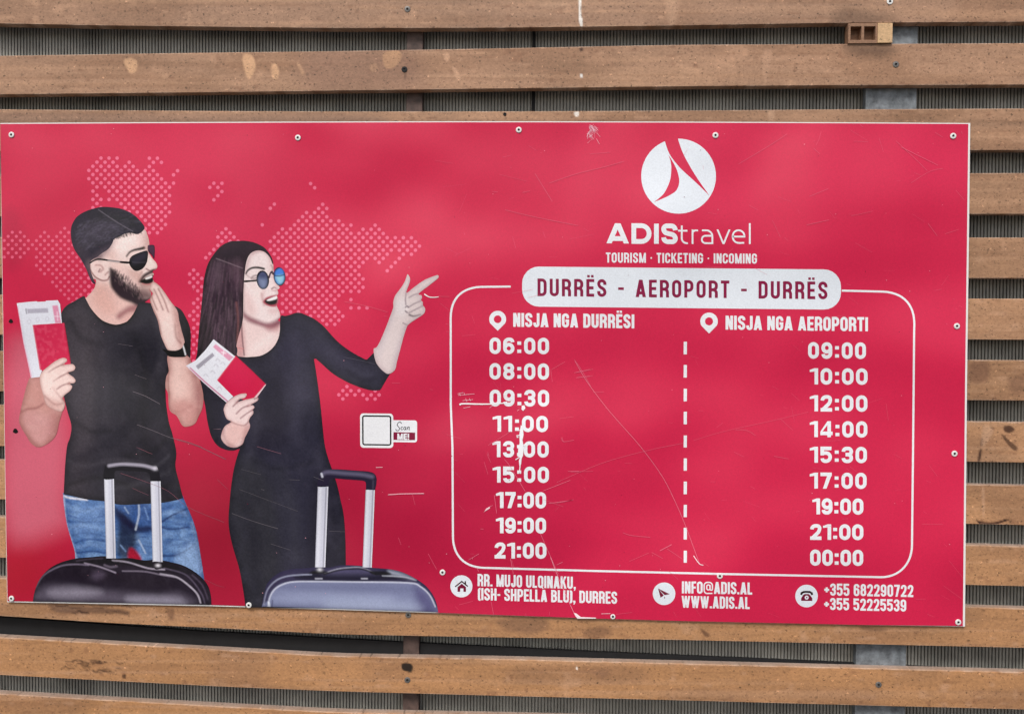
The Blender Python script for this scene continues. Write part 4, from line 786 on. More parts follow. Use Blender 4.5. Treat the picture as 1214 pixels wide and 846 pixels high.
hd = sheetp([(470, 187), (472, 158), (482, 124), (500, 110), (530, 104), (590, 106), (640, 110), (700, 114), (735, 122), (750, 142), (750, 172), (743, 204), (743, 204), (700, 202), (700, 202), (700, 172), (690, 160), (655, 156), (600, 152), (548, 148), (530, 152), (522, 166), (520, 187), (520, 187)], (50, 46, 62), H, .6)
hd.line([(492, 128), (520, 118), (600, 124), (680, 130), (730, 140)], (112, 108, 134), 4, .8, 2); hd.line([(488, 126), (492, 140)], (206, 208, 222), 2.4, .9); hd.line([(735, 160), (734, 196)], (78, 74, 92), 2, .7); hd.build('handle_grip', PRINT, su, LAY(8), SL)
post_([(470, 185), (521, 187), (506, 572), (457, 572)], H).build('handle_rod', PRINT, su, LAY(8), SL); post_([(699, 201), (743, 203), (728, 574), (684, 572)], H).build('handle_rod', PRINT, su, LAY(8), SL)

# ------------------------------------------------------------------ lettering and line work
WHITE = (232, 236, 240); MAROON = (138, 34, 74)
class Ink:
    """flat shapes of one colour at one layer; strokes step a hair so none share a plane"""
    def __init__(s): s.V = []; s.F = []; s.C = []; s.k = 0
    def poly(s, pts, c, lay=2.0):
        pts = np.asarray(pts, float); a = np.sum(pts[:, 0] * np.roll(pts[:, 1], -1) - np.roll(pts[:, 0], -1) * pts[:, 1])
        if a > 0: pts = pts[::-1]       # photograph y runs down
        n = len(s.V); s.k += 1
        s.V.extend(at(pts[:, 0], pts[:, 1], LAY(lay) - s.k % 8 * .000006)); s.F.append(list(range(n, n + len(pts)))); s.C += [ink(c)] * len(pts)
    def ribbon(s, P, w, c, closed=False, lay=2.0, w1=None):
        P = np.asarray(P, float); keep = [0] + [i for i in range(1, len(P)) if np.hypot(*(P[i] - P[i - 1])) > 1e-6]; P = P[keep]
        if closed and np.hypot(*(P[0] - P[-1])) < 1e-6: P = P[:-1]
        n = len(P); wd = np.linspace(w, w if w1 is None else w1, n) / 2
        d = np.diff(P, axis=0) if not closed else np.roll(P, -1, 0) - P
        d /= np.hypot(d[:, 0], d[:, 1])[:, None]
        nn = np.column_stack([-d[:, 1], d[:, 0]])
        if closed: a = np.roll(nn, 1, 0); b_ = nn
        else: a = np.vstack([nn[:1], nn]); b_ = np.vstack([nn, nn[-1:]])
        m = a + b_; l = np.sum(m * m, 1); m = 2 * m / np.maximum(l, .6)[:, None]
        Lp = P + m * wd[:, None]; Rp = P - m * wd[:, None]
        s.k += 1; y = LAY(lay) - s.k % 8 * .000006; q = len(s.V)
        s.V.extend(at(Lp[:, 0], Lp[:, 1], y)); s.V.extend(at(Rp[:, 0], Rp[:, 1], y)); s.C += [ink(c)] * (2 * n)
        for i in range(n if closed else n - 1): j = (i + 1) % n; s.F.append((q + i, q + j, q + n + j, q + n + i))
    def build(s, name, parent=None): return mesh_obj(name, s.V, s.F, PRINT, parent or sign, np.array(s.C), loc=SL)

def fillet(pts, closed, rad):
    n = len(pts); out = []
    for i, p in enumerate(pts):
        p2 = np.array(p[:2], float)
        if len(p) < 3 or (not closed and i in (0, n - 1)): out.append(p2); continue
        a = np.array(pts[i - 1][:2]) - p2; b_ = np.array(pts[(i + 1) % n][:2]) - p2; la, lb = np.hypot(*a), np.hypot(*b_)
        ra_ = la / 2 if len(pts[i - 1]) > 2 else la; rb_ = lb / 2 if len(pts[(i + 1) % n]) > 2 else lb
        r = min(rad, ra_, rb_); s_, e = p2 + a / la * r, p2 + b_ / lb * r; sa = s_ - p2; eb = e - p2
        th = np.linspace(0, np.pi / 2, 7)
        for t in th: out.append(p2 + sa * (1 - np.sin(t)) + eb * (1 - np.cos(t)))
    return out

REL = {'I': None, ':': .42, '.': None, ',': None, '-': .7, ' ': .55, '·': .35, 'M': 1.32, 'W': 1.55, '@': 1.65, 'T': .92, 'L': .82, 'E': .86, 'Ë': .86, 'F': .82, 'J': .85, '(': .45, ')': .45, '1': .72, '+': .85, 'A': 1.12, 'V': 1.1, '!': None, '4': 1.08, 'K': 1.05}
def glyph(ch, w, h, t):
    L_, R_, B_, T_, M_ = t / 2, w - t / 2, t * .45, h - t * .45, h * .5
    p = []; g = []
    st = lambda x, a=0, b_=h: p.append(([(x, a), (x, b_)], False))
    O = [(L_, B_, 1), (R_, B_, 1), (R_, T_, 1), (L_, T_, 1)]
    e = 1.08 * t
    if ch in 'O0': p.append((O, True))
    elif ch == 'Q': p.append((O, True)); g.append([(w * .5, .22 * h), (w * .72, .22 * h), (w * 1.02, -.06 * h), (w * .8, -.06 * h)])
    elif ch == 'D': p.append(([(L_, B_), (R_, B_, 1), (R_, T_, 1), (L_, T_)], True))
    elif ch == 'C': p.append(([(R_, .64 * h), (R_, T_, 1), (L_, T_, 1), (L_, B_, 1), (R_, B_, 1), (R_, .36 * h)], False))
    elif ch == 'G': p.append(([(R_, .66 * h), (R_, T_, 1), (L_, T_, 1), (L_, B_, 1), (R_, B_, 1), (R_, .48 * h), (w * .5, .48 * h)], False))
    elif ch in 'EËF':
        st(L_); p.append(([(L_, T_), (w, T_)], False)); p.append(([(L_, M_), (w * .92, M_)], False))
        if ch != 'F': p.append(([(L_, B_), (w, B_)], False))
        if ch == 'Ë':
            for x in (.28, .76): g.append([(w * x - t * .42, h * 1.1), (w * x + t * .42, h * 1.1), (w * x + t * .42, h * 1.1 + t * .8), (w * x - t * .42, h * 1.1 + t * .8)])
    elif ch == 'L': st(L_); p.append(([(L_, B_), (w, B_)], False))
    elif ch == 'I': st(w / 2)
    elif ch == 'T': st(w / 2); p.append(([(0, T_), (w, T_)], False))
    elif ch == 'H': st(L_); st(R_); p.append(([(L_, M_), (R_, M_)], False))
    elif ch == 'U': p.append(([(L_, h), (L_, B_, 1), (R_, B_, 1), (R_, h)], False))
    elif ch == 'J': p.append(([(R_, h), (R_, B_, 1), (L_, B_, 1), (L_, .32 * h)], False))
    elif ch == 'P': st(L_); p.append(([(L_, T_), (R_, T_, 1), (R_, .42 * h, 1), (L_, .42 * h)], False))
    elif ch == 'R': st(L_); p.append(([(L_, T_), (R_, T_, 1), (R_, .47 * h, 1), (L_, .47 * h)], False)); p.append(([(w * .45, .47 * h), (R_, .47 * h, 1), (R_, 0)], False))
    elif ch == 'B': st(L_); p.append(([(L_, T_), (R_ - .03 * w, T_, 1), (R_ - .03 * w, .53 * h, 1), (L_, .53 * h)], False)); p.append(([(L_, .53 * h), (R_, .53 * h, 1), (R_, B_, 1), (L_, B_)], False))
    elif ch == 'S': p.append(([(R_, .68 * h), (R_, T_, 1), (L_, T_, 1), (L_, .57 * h, 1), (R_, .43 * h, 1), (R_, B_, 1), (L_, B_, 1), (L_, .32 * h)], False))
    elif ch == 'N': st(L_); st(R_); g.append([(0, h), (e, h), (w, 0), (w - e, 0)])
    elif ch == 'M': st(L_); st(R_); g.append([(0, h), (e, h), (w / 2 + t * .42, 0), (w / 2 - t * .42, 0)]); g.append([(w, h), (w - e, h), (w / 2 - t * .42, 0), (w / 2 + t * .42, 0)])
    elif ch == 'A': g.append([(0, 0), (e, 0), (w / 2 + e * .55, h), (w / 2 - e * .55, h)]); g.append([(w, 0), (w - e, 0), (w / 2 - e * .55, h), (w / 2 + e * .55, h)]); p.append(([(w * .24, .24 * h), (w * .76, .24 * h)], False))
    elif ch in 'Vv': g.append([(0, h), (e, h), (w / 2 + e * .5, 0), (w / 2 - e * .5, 0)]); g.append([(w, h), (w - e, h), (w / 2 - e * .5, 0), (w / 2 + e * .5, 0)])
    elif ch == 'W':
        f = .92 * t
        for a, b_ in ((0, .27), (.5, .27), (.5, .73), (1, .73)):
            xa = a * (w - f); xb = b_ * (w - f); g.append([(xa, h), (xa + f, h), (xb + f, 0), (xb, 0)])
    elif ch == 'K': st(L_); g.append([(w - e, h), (w, h), (t + .2 * e, .38 * h), (t * .8, .50 * h)]); g.append([(w - e, 0), (w * 1.02, 0), (t + .7 * e, .62 * h), (t + .1 * e, .5 * h)])
    elif ch == '1': st(w - t / 2); g.append([(0, h * .76), (0, h * .90), (w - t, h), (w - t, h * .80)])
    elif ch == '2': p.append(([(L_, .67 * h), (L_, T_, 1), (R_, T_, 1), (R_, .56 * h, 1), (L_ + .06 * w, .12 * h)], False)); p.append(([(0, B_), (w, B_)], False))
    elif ch == '3': p.append(([(L_, .70 * h), (L_, T_, 1), (R_, T_, 1), (R_, .52 * h, 1), (w * .34, .52 * h)], False)); p.append(([(w * .34, .52 * h), (R_, .52 * h, 1), (R_, B_, 1), (L_, B_, 1), (L_, .30 * h)], False))
    elif ch == '4': p.append(([(w * .72, 0), (w * .72, h)], False)); p.append(([(0, .24 * h), (w, .24 * h)], False)); g.append([(0, .18 * h), (0, .34 * h), (w * .72 - t * .5, h), (w * .72 + t * .3, h)])
    elif ch == '5': p.append(([(w * .96, T_), (L_, T_), (L_, .46 * h)], False)); p.append(([(L_, .50 * h), (L_, .61 * h, 1), (R_, .61 * h, 1), (R_, B_, 1), (L_, B_, 1), (L_, .28 * h)], False))
    elif ch == '6': p.append(([(R_, .72 * h), (R_, T_, 1), (L_, T_, 1), (L_, .4 * h)], False)); p.append(([(L_, B_, 1), (R_, B_, 1), (R_, .58 * h, 1), (L_, .58 * h, 1)], True))
    elif ch == '9': p.append(([(L_, .28 * h), (L_, B_, 1), (R_, B_, 1), (R_, .6 * h)], False)); p.append(([(L_, .42 * h, 1), (R_, .42 * h, 1), (R_, T_, 1), (L_, T_, 1)], True))
    elif ch == '8': p.append(([(L_, B_, 1), (R_, B_, 1), (R_, .53 * h, 1), (L_, .53 * h, 1)], True)); p.append(([(L_ + .03 * w, .53 * h, 1), (R_ - .03 * w, .53 * h, 1), (R_ - .03 * w, T_, 1), (L_ + .03 * w, T_, 1)], True))
    elif ch == '7': p.append(([(0, T_), (w, T_)], False)); g.append([(w - e * 1.05, h - t * .5), (w, h - t * .5), (w * .22 + e * .95, 0), (w * .22, 0)])
    elif ch == ':':
        for y in (.18, .68): g.append([(w / 2 - t * .55, (y - .115) * h), (w / 2 + t * .55, (y - .115) * h), (w / 2 + t * .55, (y + .095) * h), (w / 2 - t * .55, (y + .095) * h)])
    elif ch == '.': g.append([(0, 0), (w, 0), (w, w * .95), (0, w * .95)])
    elif ch == ',': g.append([(0, 0), (w, 0), (w, w * .95), (0, w * .95)]); g.append([(w * .35, 0), (w, 0), (w * .55, -w * .85), (w * .05, -w * .85)])
    elif ch == '·': g.append([(w * .1, .42 * h), (w * .9, .42 * h), (w * .9, .56 * h), (w * .1, .56 * h)])
    elif ch == '-': g.append([(0, .40 * h), (w, .40 * h), (w, .40 * h + t * .85), (0, .40 * h + t * .85)])
    elif ch == '+': p.append(([(0, .47 * h), (w, .47 * h)], False)); p.append(([(w / 2, .47 * h - w / 2), (w / 2, .47 * h + w / 2)], False))
    elif ch == '(': p.append(([(w, T_), (L_, T_, 1), (L_, B_ - .04 * h, 1), (w, B_ - .04 * h)], False))
    elif ch == ')': p.append(([(0, T_), (R_, T_, 1), (R_, B_ - .04 * h, 1), (0, B_ - .04 * h)], False))
    elif ch == '!': g.append([(0, .3 * h), (w, .3 * h), (w, h), (0, h)]); g.append([(0, 0), (w, 0), (w, .2 * h), (0, .2 * h)])
    elif ch == '@':
        q = t * .55; p.append(([(R_, -.02 * h + q), (L_, q * .2, 1), (L_, T_, 1), (R_, T_, 1), (R_, .3 * h, 1), (w * .68, .3 * h, 1), (w * .68, .75 * h)], False)); p.append(([(w * .68, .32 * h, 1), (w * .34, .32 * h, 1), (w * .34, .74 * h, 1), (w * .68, .74 * h, 1)], True))
    elif ch == 't': p.append(([(w * .38, h * .93), (w * .38, B_, 1), (w, B_)], False)); p.append(([(0, .71 * h - t / 2), (w * .95, .71 * h - t / 2)], False))
    elif ch == 'r': st(L_, 0, .71 * h); p.append(([(L_, .35 * h), (L_, .71 * h - t / 2, 1), (w, .71 * h - t / 2)], False))
    elif ch == 'a': p.append(([(R_, 0), (R_, .71 * h - t / 2, 1), (w * .08, .66 * h)], False)); p.append(([(R_, .40 * h), (L_, .40 * h, 1), (L_, B_, 1), (R_, B_, 1)], False))
    elif ch == 'v': pass
    elif ch == 'e': p.append(([(L_, .36 * h), (R_, .36 * h), (R_, .71 * h - t / 2, 1), (L_, .71 * h - t / 2, 1), (L_, B_, 1), (w * .92, B_ + .02 * h)], False))
    elif ch == 'l': st(w / 2)
    return p, g

def write(ink_, s, xl, yl, xr, yr, h, t, gap, c=WHITE, rf=.42, lay=2.0, rel={}, sel=None):
    """letters between (xl, yl) and (xr, yr) on the base line, h high with stroke t, all in photograph units"""
    rl = dict(REL); rl.update(rel); fix = 0; var = 0
    for i, ch in enumerate(s):
        r = rl.get(ch, 1.0)
        if r is None: fix += t * (1.02 if ch in '.,' else 1.0)
        else: var += r
        if i: fix += gap
    k = (xr - xl - fix) / var; u = 0
    for n_, ch in enumerate(s):
        r = rl.get(ch, 1.0); w = t * (1.02 if ch in '.,' else 1.0) if r is None else k * r
        if ch != ' ' and (sel is None or n_ in sel):
            tt = t * .6 if ch == '@' else t; p, g = glyph(ch, w, h, tt)
            M = lambda q: np.array([(xl + u + x, yl + (yr - yl) * (u + x) / (xr - xl) - y) for x, y in [z[:2] for z in q]])
            for pts, cl in p: ink_.ribbon(M(fillet(pts, cl, rf * w)), tt, c, cl, lay)
            for q in g:
                if ch == 'V' or True: ink_.poly(M(q), c, lay)
        u += w + gap
    return ink_

# departure times
def time_row(s, xl, xr, yt, yb_, gap=2.9):
    o = write(Ink(), s, xl, yb_, xr, yb_ + (xr - xl) * .006, yb_ - yt, 4.25, gap, rf=.37).build('departure_time'); o['label'] = 'departure time ' + s
for a in (('06:00', 580.3, 650.9, 400.1, 419.2), ('08:00', 580.3, 650.9, 430.4, 449.4), ('09:30', 580.5, 651, 461.8, 481.2), ('11:00', 584, 649.7, 492.5, 511.4), ('13:00', 583.8, 650.5, 522.7, 541.5), ('15:00', 584, 650.8, 552.8, 571.6), ('17:00', 588, 647.4, 582.9, 601.8, 1.9), ('19:00', 588, 647.4, 613.1, 631.6, 1.9), ('21:00', 586.3, 647.8, 642.7, 661.4, 1.9),
          ('09:00', 958, 1026.6, 405.6, 424.8), ('10:00', 960, 1028.6, 436.3, 455.4), ('12:00', 960, 1028.4, 468.2, 487.3), ('14:00', 960, 1028.3, 498.9, 517.8), ('15:30', 960, 1027.8, 529.2, 548.1), ('17:00', 960, 1027.4, 559.9, 578.7), ('19:00', 963, 1023.6, 590.4, 609.2, 1.9), ('21:00', 960.4, 1023.6, 620.9, 639.3, 1.9), ('00:00', 960.4, 1023.4, 651.1, 669.9, 1.9)): time_row(*a)
# route banner
def rrect(pts, r): return fillet([(x, y, 1) for x, y in pts], True, r)
ba = Ink(); ba.poly(rrect([(619, 315.8), (997, 319.5), (997, 367), (619, 363.2)], 20), (226, 233, 240), 2); bo = ba.build('route_banner')
for a_, b_ in ((0, 6), (7, 8), (9, 17), (18, 19), (20, 26)):
    write(Ink(), 'DURRËS - AEROPORT - DURRËS', 637.2, 350.8, 981, 354.6, 20.6, 3.6, 3.6, MAROON, .36, 3.2, {' ': .62, '-': .62}, range(a_, b_)).build('hyphen' if b_ - a_ == 1 else 'place_name', bo)
o = write(Ink(), 'NISJA NGA DURRËSI', 608.4, 387.2, 752, 389, 16.4, 3.2, 1.25, WHITE, .36, 2, {' ': .42}).build('column_heading')
o = write(Ink(), 'NISJA NGA AEROPORTI', 860.2, 390.6, 1029, 392.6, 16.6, 3.2, 1.25, WHITE, .36, 2, {' ': .42}).build('column_heading')
def pin(cx, yt, yb_, r, c=WHITE):
    k = Ink(); cy = yt + r; a = np.radians(np.linspace(148, 392, 26)); out = [(cx + r * math.cos(x), cy + r * math.sin(x)) for x in a[::1]]
    pts = [(cx + r * math.cos(x), cy + r * math.sin(x)) for x in np.radians(np.linspace(150, 390, 26))] + [(cx, yb_)]
    k.poly(pts, c, 2); q = [(cx + r * .46 * math.cos(x), cy + r * .46 * math.sin(x)) for x in np.linspace(0, 2 * np.pi, 20, endpoint=False)]; k.poly(q, RED, 3.2); k.build('pin_icon')
pin(590, 368.3, 392, 10); pin(840.6, 370.4, 395.2, 10.4)
# rounded frame round the timetable, open at the banner
fr = Ink()
def bez(a, b_, c_, d, n=14):
    t = np.linspace(0, 1, n)[:, None]; a, b_, c_, d = map(np.array, (a, b_, c_, d)); return ((1 - t)**3 * a + 3 * t * (1 - t)**2 * b_ + 3 * t * t * (1 - t) * c_ + t**3 * d).tolist()
path = [(605.5, 339.6), (572, 340)] + bez((570, 340), (548, 341), (534.6, 353), (534.3, 376)) + [(534.4, 480), (536.4, 530), (537, 636)] + bez((537.2, 640), (539, 660), (552, 672), (574, 672.6)) + [(700, 676.2), (860, 680), (1040, 683.6)] + bez((1044, 683.7), (1066, 684), (1081, 668), (1081.2, 646)) + [(1082.5, 530), (1083.8, 390)] + bez((1084, 384), (1084, 360), (1070, 346.4), (1046, 345.6)) + [(998, 344.4)]
fr.ribbon(path, 2.4, WHITE); fr.build('timetable_frame')
for y0_, y1_ in ((15, 60), (98, 143), (183, 228), (265, 310), (350, 393), (432, 476), (515, 560), (598, 642), (680, 722), (762, 805)):
    ya, yb2 = 400 + y0_ / 3.02, 400 + y1_ / 3.02; dl = Ink(); dl.poly([(810.6, ya), (814.4, ya), (814.3, yb2), (810.5, yb2)], WHITE); dl.build('divider_dash')
# emblem and brand line
em = Ink(); th = np.linspace(0, 2 * np.pi, 64, endpoint=False)
em.poly([(804.5 + 44.3 * math.cos(a), 208.9 + 44.4 * math.sin(a)) for a in th], (226, 233, 240), 2)
lg = lambda *p: [(700 + x / 4.977, 150 + y / 4.977) for x, y in p]
l_ = spline(lg((460, 168), (473, 205), (477, 250), (470, 315), (440, 385), (408, 420), (374, 446)), False, 6); r2 = spline(lg((374, 446), (420, 428), (470, 404), (508, 375), (524, 325), (512, 262), (484, 205), (460, 168)), False, 6)
em.poly(np.vstack([l_, r2[1:-1]]), RED, 3.2)
a1 = spline(lg((436, 70), (440, 90), (468, 165), (530, 245), (620, 328), (704, 410)), False, 6); a2 = spline(lg((704, 410), (640, 320), (590, 240), (545, 155), (517, 75), (514, 52)), False, 6)
em.poly(np.vstack([a1, a2[1:]]), RED, 3.2); em.build('emblem')
bn = Ink(); write(bn, 'ADIS', 719, 288.4, 803.5, 289.2, 23.8, 5.6, 3.0, WHITE, .46, 2, {'A': 1.12, 'D': 1.0, 'S': .82})
write(bn, 'trael', 803, 289, 890.6, 289.8, 24.6, 1.7, 3.2, WHITE, .5, 2, {'t': .62, 'r': .55, 'a': .92, 'e': 1.0, 'l': .12}) if False else None
for ch, xa, xb, hh in (('t', 803.8, 815.6, 23.6), ('r', 820, 827.6, 24.2), ('a', 831, 845.6, 24.4), ('V', 849.5, 866, 17.2), ('e', 867.6, 883.6, 24.4), ('l', 887.2, 890.6, 24.6)):
    write(bn, ch, xa, 289.2, xb, 289.3, hh, 2.1, 0, WHITE, .5, 2, {'l': 1, 't': 1})
bn.build('brand_lettering')
write(Ink(), 'TOURISM · TICKETING · INCOMING', 718.3, 311.2, 897.4, 312.5, 11.8, 2.05, 1.25, WHITE, .36, 2, {' ': .45}).build('tagline_lettering')
# contact rows
for s_, xa, ya, xb, yb2, h_, g_ in (('RR. MUJO ULQINAKU,', 566.2, 694.2, 682.6, 697.6, 14.4, .75), ('(ISH- SHPELLA BLU), DURRES', 566.6, 710.8, 731.6, 715.2, 14.3, .75), ('INFO@ADIS.AL', 808.4, 702.8, 891.8, 704.2, 14.2, .75), ('WWW.ADIS.AL', 808, 719.8, 888.8, 721.4, 14.1, .7), ('+355 682290722', 977.2, 705.2, 1082.8, 707.2, 14.1, .95), ('+355 52225539', 977, 722.2, 1074.4, 724.3, 14.0, .95)):
    write(Ink(), s_, xa, ya, xb, yb2, h_, 2.5, g_ + .2, WHITE, .34, 2, {' ': .42, '-': .5}).build('contact_lettering')
def icon(cx, cy, r):
    k = Ink(); k.poly([(cx + r * math.cos(a), cy + r * math.sin(a)) for a in th[::2]], (226, 233, 240), 2); return k
MR = (120, 24, 62)
k = icon(547, 694.5, 13.1); k.ribbon([(539.6, 695), (547.5, 688.8), (554.6, 694.6)], 1.5, (60, 20, 40), lay=3.2); k.ribbon([(551.6, 688.4), (551.8, 692)], 1.5, (60, 20, 40), lay=3.2)
k.poly([(542.4, 695.4), (547.4, 691.4), (552.4, 695.4), (552.4, 701), (549.4, 701), (549.4, 697), (545.6, 697), (545.6, 701), (542.4, 701)], MR, 3.4); k.build('house_icon')
k = icon(787.3, 703.3, 13.4); k.poly([(780.2, 697), (794, 703.8), (788, 705)], MR, 3.2); k.poly([(780.2, 697), (787, 705.4), (783, 708)], MR, 3.4); k.poly([(787.2, 706.4), (788.6, 708), (787.6, 709.2)], MR, 3.3); k.build('paper_plane_icon')
k = icon(956.2, 706, 13.4)
k.ribbon([(949.8, 704.6), (950.4, 702.4), (953, 701.2), (956.2, 701), (960, 701.2), (962.4, 702.6), (962.8, 704.8)], 2.4, (50, 16, 34), lay=3.2)
k.poly([(952, 705), (954, 703.6), (958.6, 703.6), (960.6, 705.2), (963, 708.6), (963, 711.8), (949.8, 711.6), (949.8, 708.6)], MR, 3.4); k.poly([(956.4 + 2.4 * math.cos(a), 707.8 + 2.4 * math.sin(a)) for a in th[::4]], (228, 232, 238), 4.4); k.poly([(956.4 + .9 * math.cos(a), 707.8 + .9 * math.sin(a)) for a in th[::4]], MR, 5.4); k.build('telephone_icon')
# scan panel (the code itself left out)
qc = lambda *p: [(415 + x / 13.49, 480 + y / 13.49) for x, y in p]
k = Ink(); k.poly(rrect(qc((640, 240), (1072, 244), (1072, 596), (640, 590)), 3), (236, 238, 242), 2); k.poly(rrect(qc((160, 130), (690, 136), (692, 686), (162, 680)), 4), (238, 240, 243), 3.2)
k.ribbon(rrect(qc((203, 172), (648, 178), (650, 636), (206, 630)), 2.2), 1.7, (34, 14, 24), True, 4.4)
k.poly(qc((694, 432), (1040, 438), (1040, 560), (694, 556)), (132, 30, 66), 3.4)
sc = k.build('scan_panel')
k = Ink()
for pth, w in (([(822, 296), (806, 272), (772, 280), (754, 318), (776, 348), (792, 376), (774, 406), (742, 404), (730, 382)], .8), ([(846, 352), (826, 350), (814, 374), (824, 394), (846, 386)], .7), ([(894, 354), (872, 350), (858, 374), (866, 394), (884, 384), (896, 352)], .7), ([(896, 352), (890, 392), (902, 390)], .7), ([(920, 350), (912, 394)], .7), ([(914, 380), (932, 350), (948, 354), (942, 392), (956, 388)], .7)): k.ribbon(spline(qc(*pth), False, 4), w, (36, 30, 48), lay=4.6)
write(k, 'ME!', 415 + 756 / 13.49, 480 + 550 / 13.49, 415 + 944 / 13.49, 480 + 552 / 13.49, 7.2, 1.75, .7, WHITE, .3, 4.6); k.build('scan_lettering', sc)

# ------------------------------------------------------------------ wear: scratches, scuffs and chips in the film
w_ = Ink(); PK = (222, 104, 130); PW = (246, 214, 222)
def scr(pts, w=.9, c=PK, w1=None): w_.ribbon(spline(pts, False, 4) if len(pts) > 2 else pts, w * (.5 if w < 1.05 else .85), c, lay=14, w1=w1)
q8 = lambda *p: [(660 + x / 3.02, 400 + y / 3.02) for x, y in p]
scr(q8((66, 85), (110, 160), (190, 265), (300, 390), (380, 500), (430, 600), (460, 670), (490, 750), (510, 805)), .85, (230, 134, 156)); scr(q8((490, 780), (510, 808), (525, 814)), 1.2, PW)
scr(q8((70, 125), (130, 113)), .8); scr(q8((72, 142), (130, 136)), .7); scr(q8((130, 196), (170, 194)), .7); scr(q8((0, 518), (160, 450), (320, 405), (452, 378)), .6, (226, 112, 138)); scr(q8((490, 368), (600, 335), (760, 300), (900, 266)), .5, (222, 104, 130)); scr(q8((640, 330), (680, 332), (712, 350)), .7); scr(q8((778, 424), (830, 434)), .8); scr(q8((50, 480), (130, 478)), .7); scr(q8((0, 592), (60, 580)), .8); scr(q8((20, 356), (26, 372), (60, 367)), .8); scr(q8((238, 698), (270, 708), (335, 714)), 1.0); scr(q8((340, 768), (380, 790)), .8); scr(q8((370, 762), (412, 740)), 1.2); scr(q8((395, 755), (450, 792)), .8); scr(q8((260, 800), (330, 770)), .7)
q2 = lambda *p: [(400 + x / 3.0225, y / 3.0225) for x, y in p]
scr(q2((708, 622), (770, 722)), .9); scr(q2((760, 656), (860, 622), (950, 600), (1028, 578)), .8); scr(q2((600, 752), (720, 780), (862, 808)), .8); scr(q2((555, 686), (575, 688)), .9); scr(q2((665, 690), (690, 684)), .8); scr(q2((580, 625), (680, 650)), .5, (220, 96, 122)); scr(q2((350, 575), (415, 586)), .5, (220, 100, 126)); scr(q2((905, 552), (978, 546)), .6)
for _ in range(46):      # scuff at the top edge
    x = r_.normal(912, 9); y = 444 + abs(r_.normal(0, 22)); scr(q2((x, y), (x + r_.uniform(-14, 16), y + r_.uniform(4, 22))), r_.uniform(.3, .9), (240, 190, 204))
q3 = lambda *p: [(814 + x / 3.0225, y / 3.0225) for x, y in p]
for a in (((482, 472), (474, 500), (464, 520)), ((456, 532), (478, 552)), ((440, 704), (508, 676)), ((805, 655), (870, 615), (918, 604)), ((750, 505), (820, 570), (862, 612)), ((770, 528), (900, 592)), ((430, 806), (510, 788)), ((590, 774), (668, 756)), ((865, 800), (898, 845)), ((926, 838), (975, 822)), ((186, 588), (300, 520), (360, 480)), ((890, 474), (918, 492)), ((965, 682), (994, 716)), ((600, 506), (650, 508)), ((620, 446), (632, 456)), ((985, 470), (988, 480))): scr(q3(*a), r_.uniform(.5, .9))
q4 = lambda *p: [(520 + x / 5.639, 390 + y / 5.639) for x, y in p]
scr(q4((140, 506), (160, 498), (250, 500), (345, 500), (440, 494), (500, 492)), 2.2, (244, 244, 246), 1.0)
for a in (((128, 432), (165, 424)), ((130, 442), (240, 432)), ((160, 478), (230, 470)), ((180, 462), (190, 486)), ((205, 462), (215, 480)), ((165, 528), (212, 518)), ((140, 426), (146, 446)), ((170, 424), (176, 442)), ((340, 526), (360, 512)), ((525, 545), (540, 536))): scr(q4(*a), .9, (238, 190, 204))
w_.poly(q4((556, 512), (574, 508), (580, 528), (566, 546), (554, 536)), (240, 240, 243), 14)
ch_ = [(548, 640), (562, 650), (566, 700), (560, 740), (572, 790), (562, 846), (545, 905), (540, 960), (552, 905), (536, 880), (530, 840), (538, 790), (520, 720), (540, 700)]
w_.poly(q4((550, 640), (562, 652), (568, 705), (560, 742), (570, 790), (564, 846), (552, 868), (530, 850), (532, 800), (542, 760), (540, 700)), (236, 238, 242), 14); w_.poly(q4((556, 846), (552, 900), (540, 912), (536, 880), (546, 852)), (236, 238, 242), 14)
for a in (((520, 712), (545, 708)), ((522, 722), (534, 722)), ((540, 676), (560, 668)), ((568, 770), (580, 780)), ((514, 872), (536, 858)), ((548, 880), (540, 955), (540, 958))): scr(q4(*a), 1.3, (240, 240, 243))
for a in (((908, 204), (960, 280), (1015, 380)), ((905, 292), (1010, 268)), ((918, 326), (1010, 316)), ((820, 722), (835, 752), (905, 740)), ((330, 776), (410, 728), (480, 684)), ((750, 268), (760, 352)), ((755, 270), (845, 218)), ((328, 820), (338, 850)), ((305, 888), (330, 970)), ((322, 830), (348, 890))): scr(q4(*a), .6, (226, 116, 142))
q5 = lambda *p: [(520 + x / 5.639, 530 + y / 5.639) for x, y in p]
for a in (((440, 80), (480, 130), (580, 296)), ((680, 575), (735, 700), (800, 846)), ((372, 320), (388, 440)), ((302, 435), (330, 402), (362, 388)), ((865, 160), (940, 160)), ((735, 375), (895, 352)), ((700, 290), (880, 220)), ((480, 740), (500, 846)), ((200, 752), (270, 710)), ((255, 800), (268, 830)), ((790, 785), (830, 765)), ((280, 545), (300, 545))): scr(q5(*a), .8, (232, 132, 156))
w_.poly(q5((306, 428), (318, 408), (342, 396), (344, 406), (322, 420)), (240, 200, 210), 14)
q6 = lambda *p: [(520 + x / 5.278, 660 + y / 5.278) for x, y in p]
scr(q6((700, 0), (750, 130), (820, 290), (860, 375)), .9, (240, 170, 188)); w_.poly(q6((845, 348), (862, 352), (890, 374), (985, 378), (985, 384), (868, 384)), (246, 232, 236), 14); scr(q6((458, 20), (470, 60)), .7); scr(q6((328, 275), (345, 365)), .9); scr(q6((128, 298), (215, 275)), .6); scr(q6((1018, 354), (1075, 352)), 1.0, PW); scr(q6((545, 352), (548, 372)), .6); scr(q6((695, 340), (692, 366)), .6); scr(q6((1110, 358), (1210, 345)), .6)
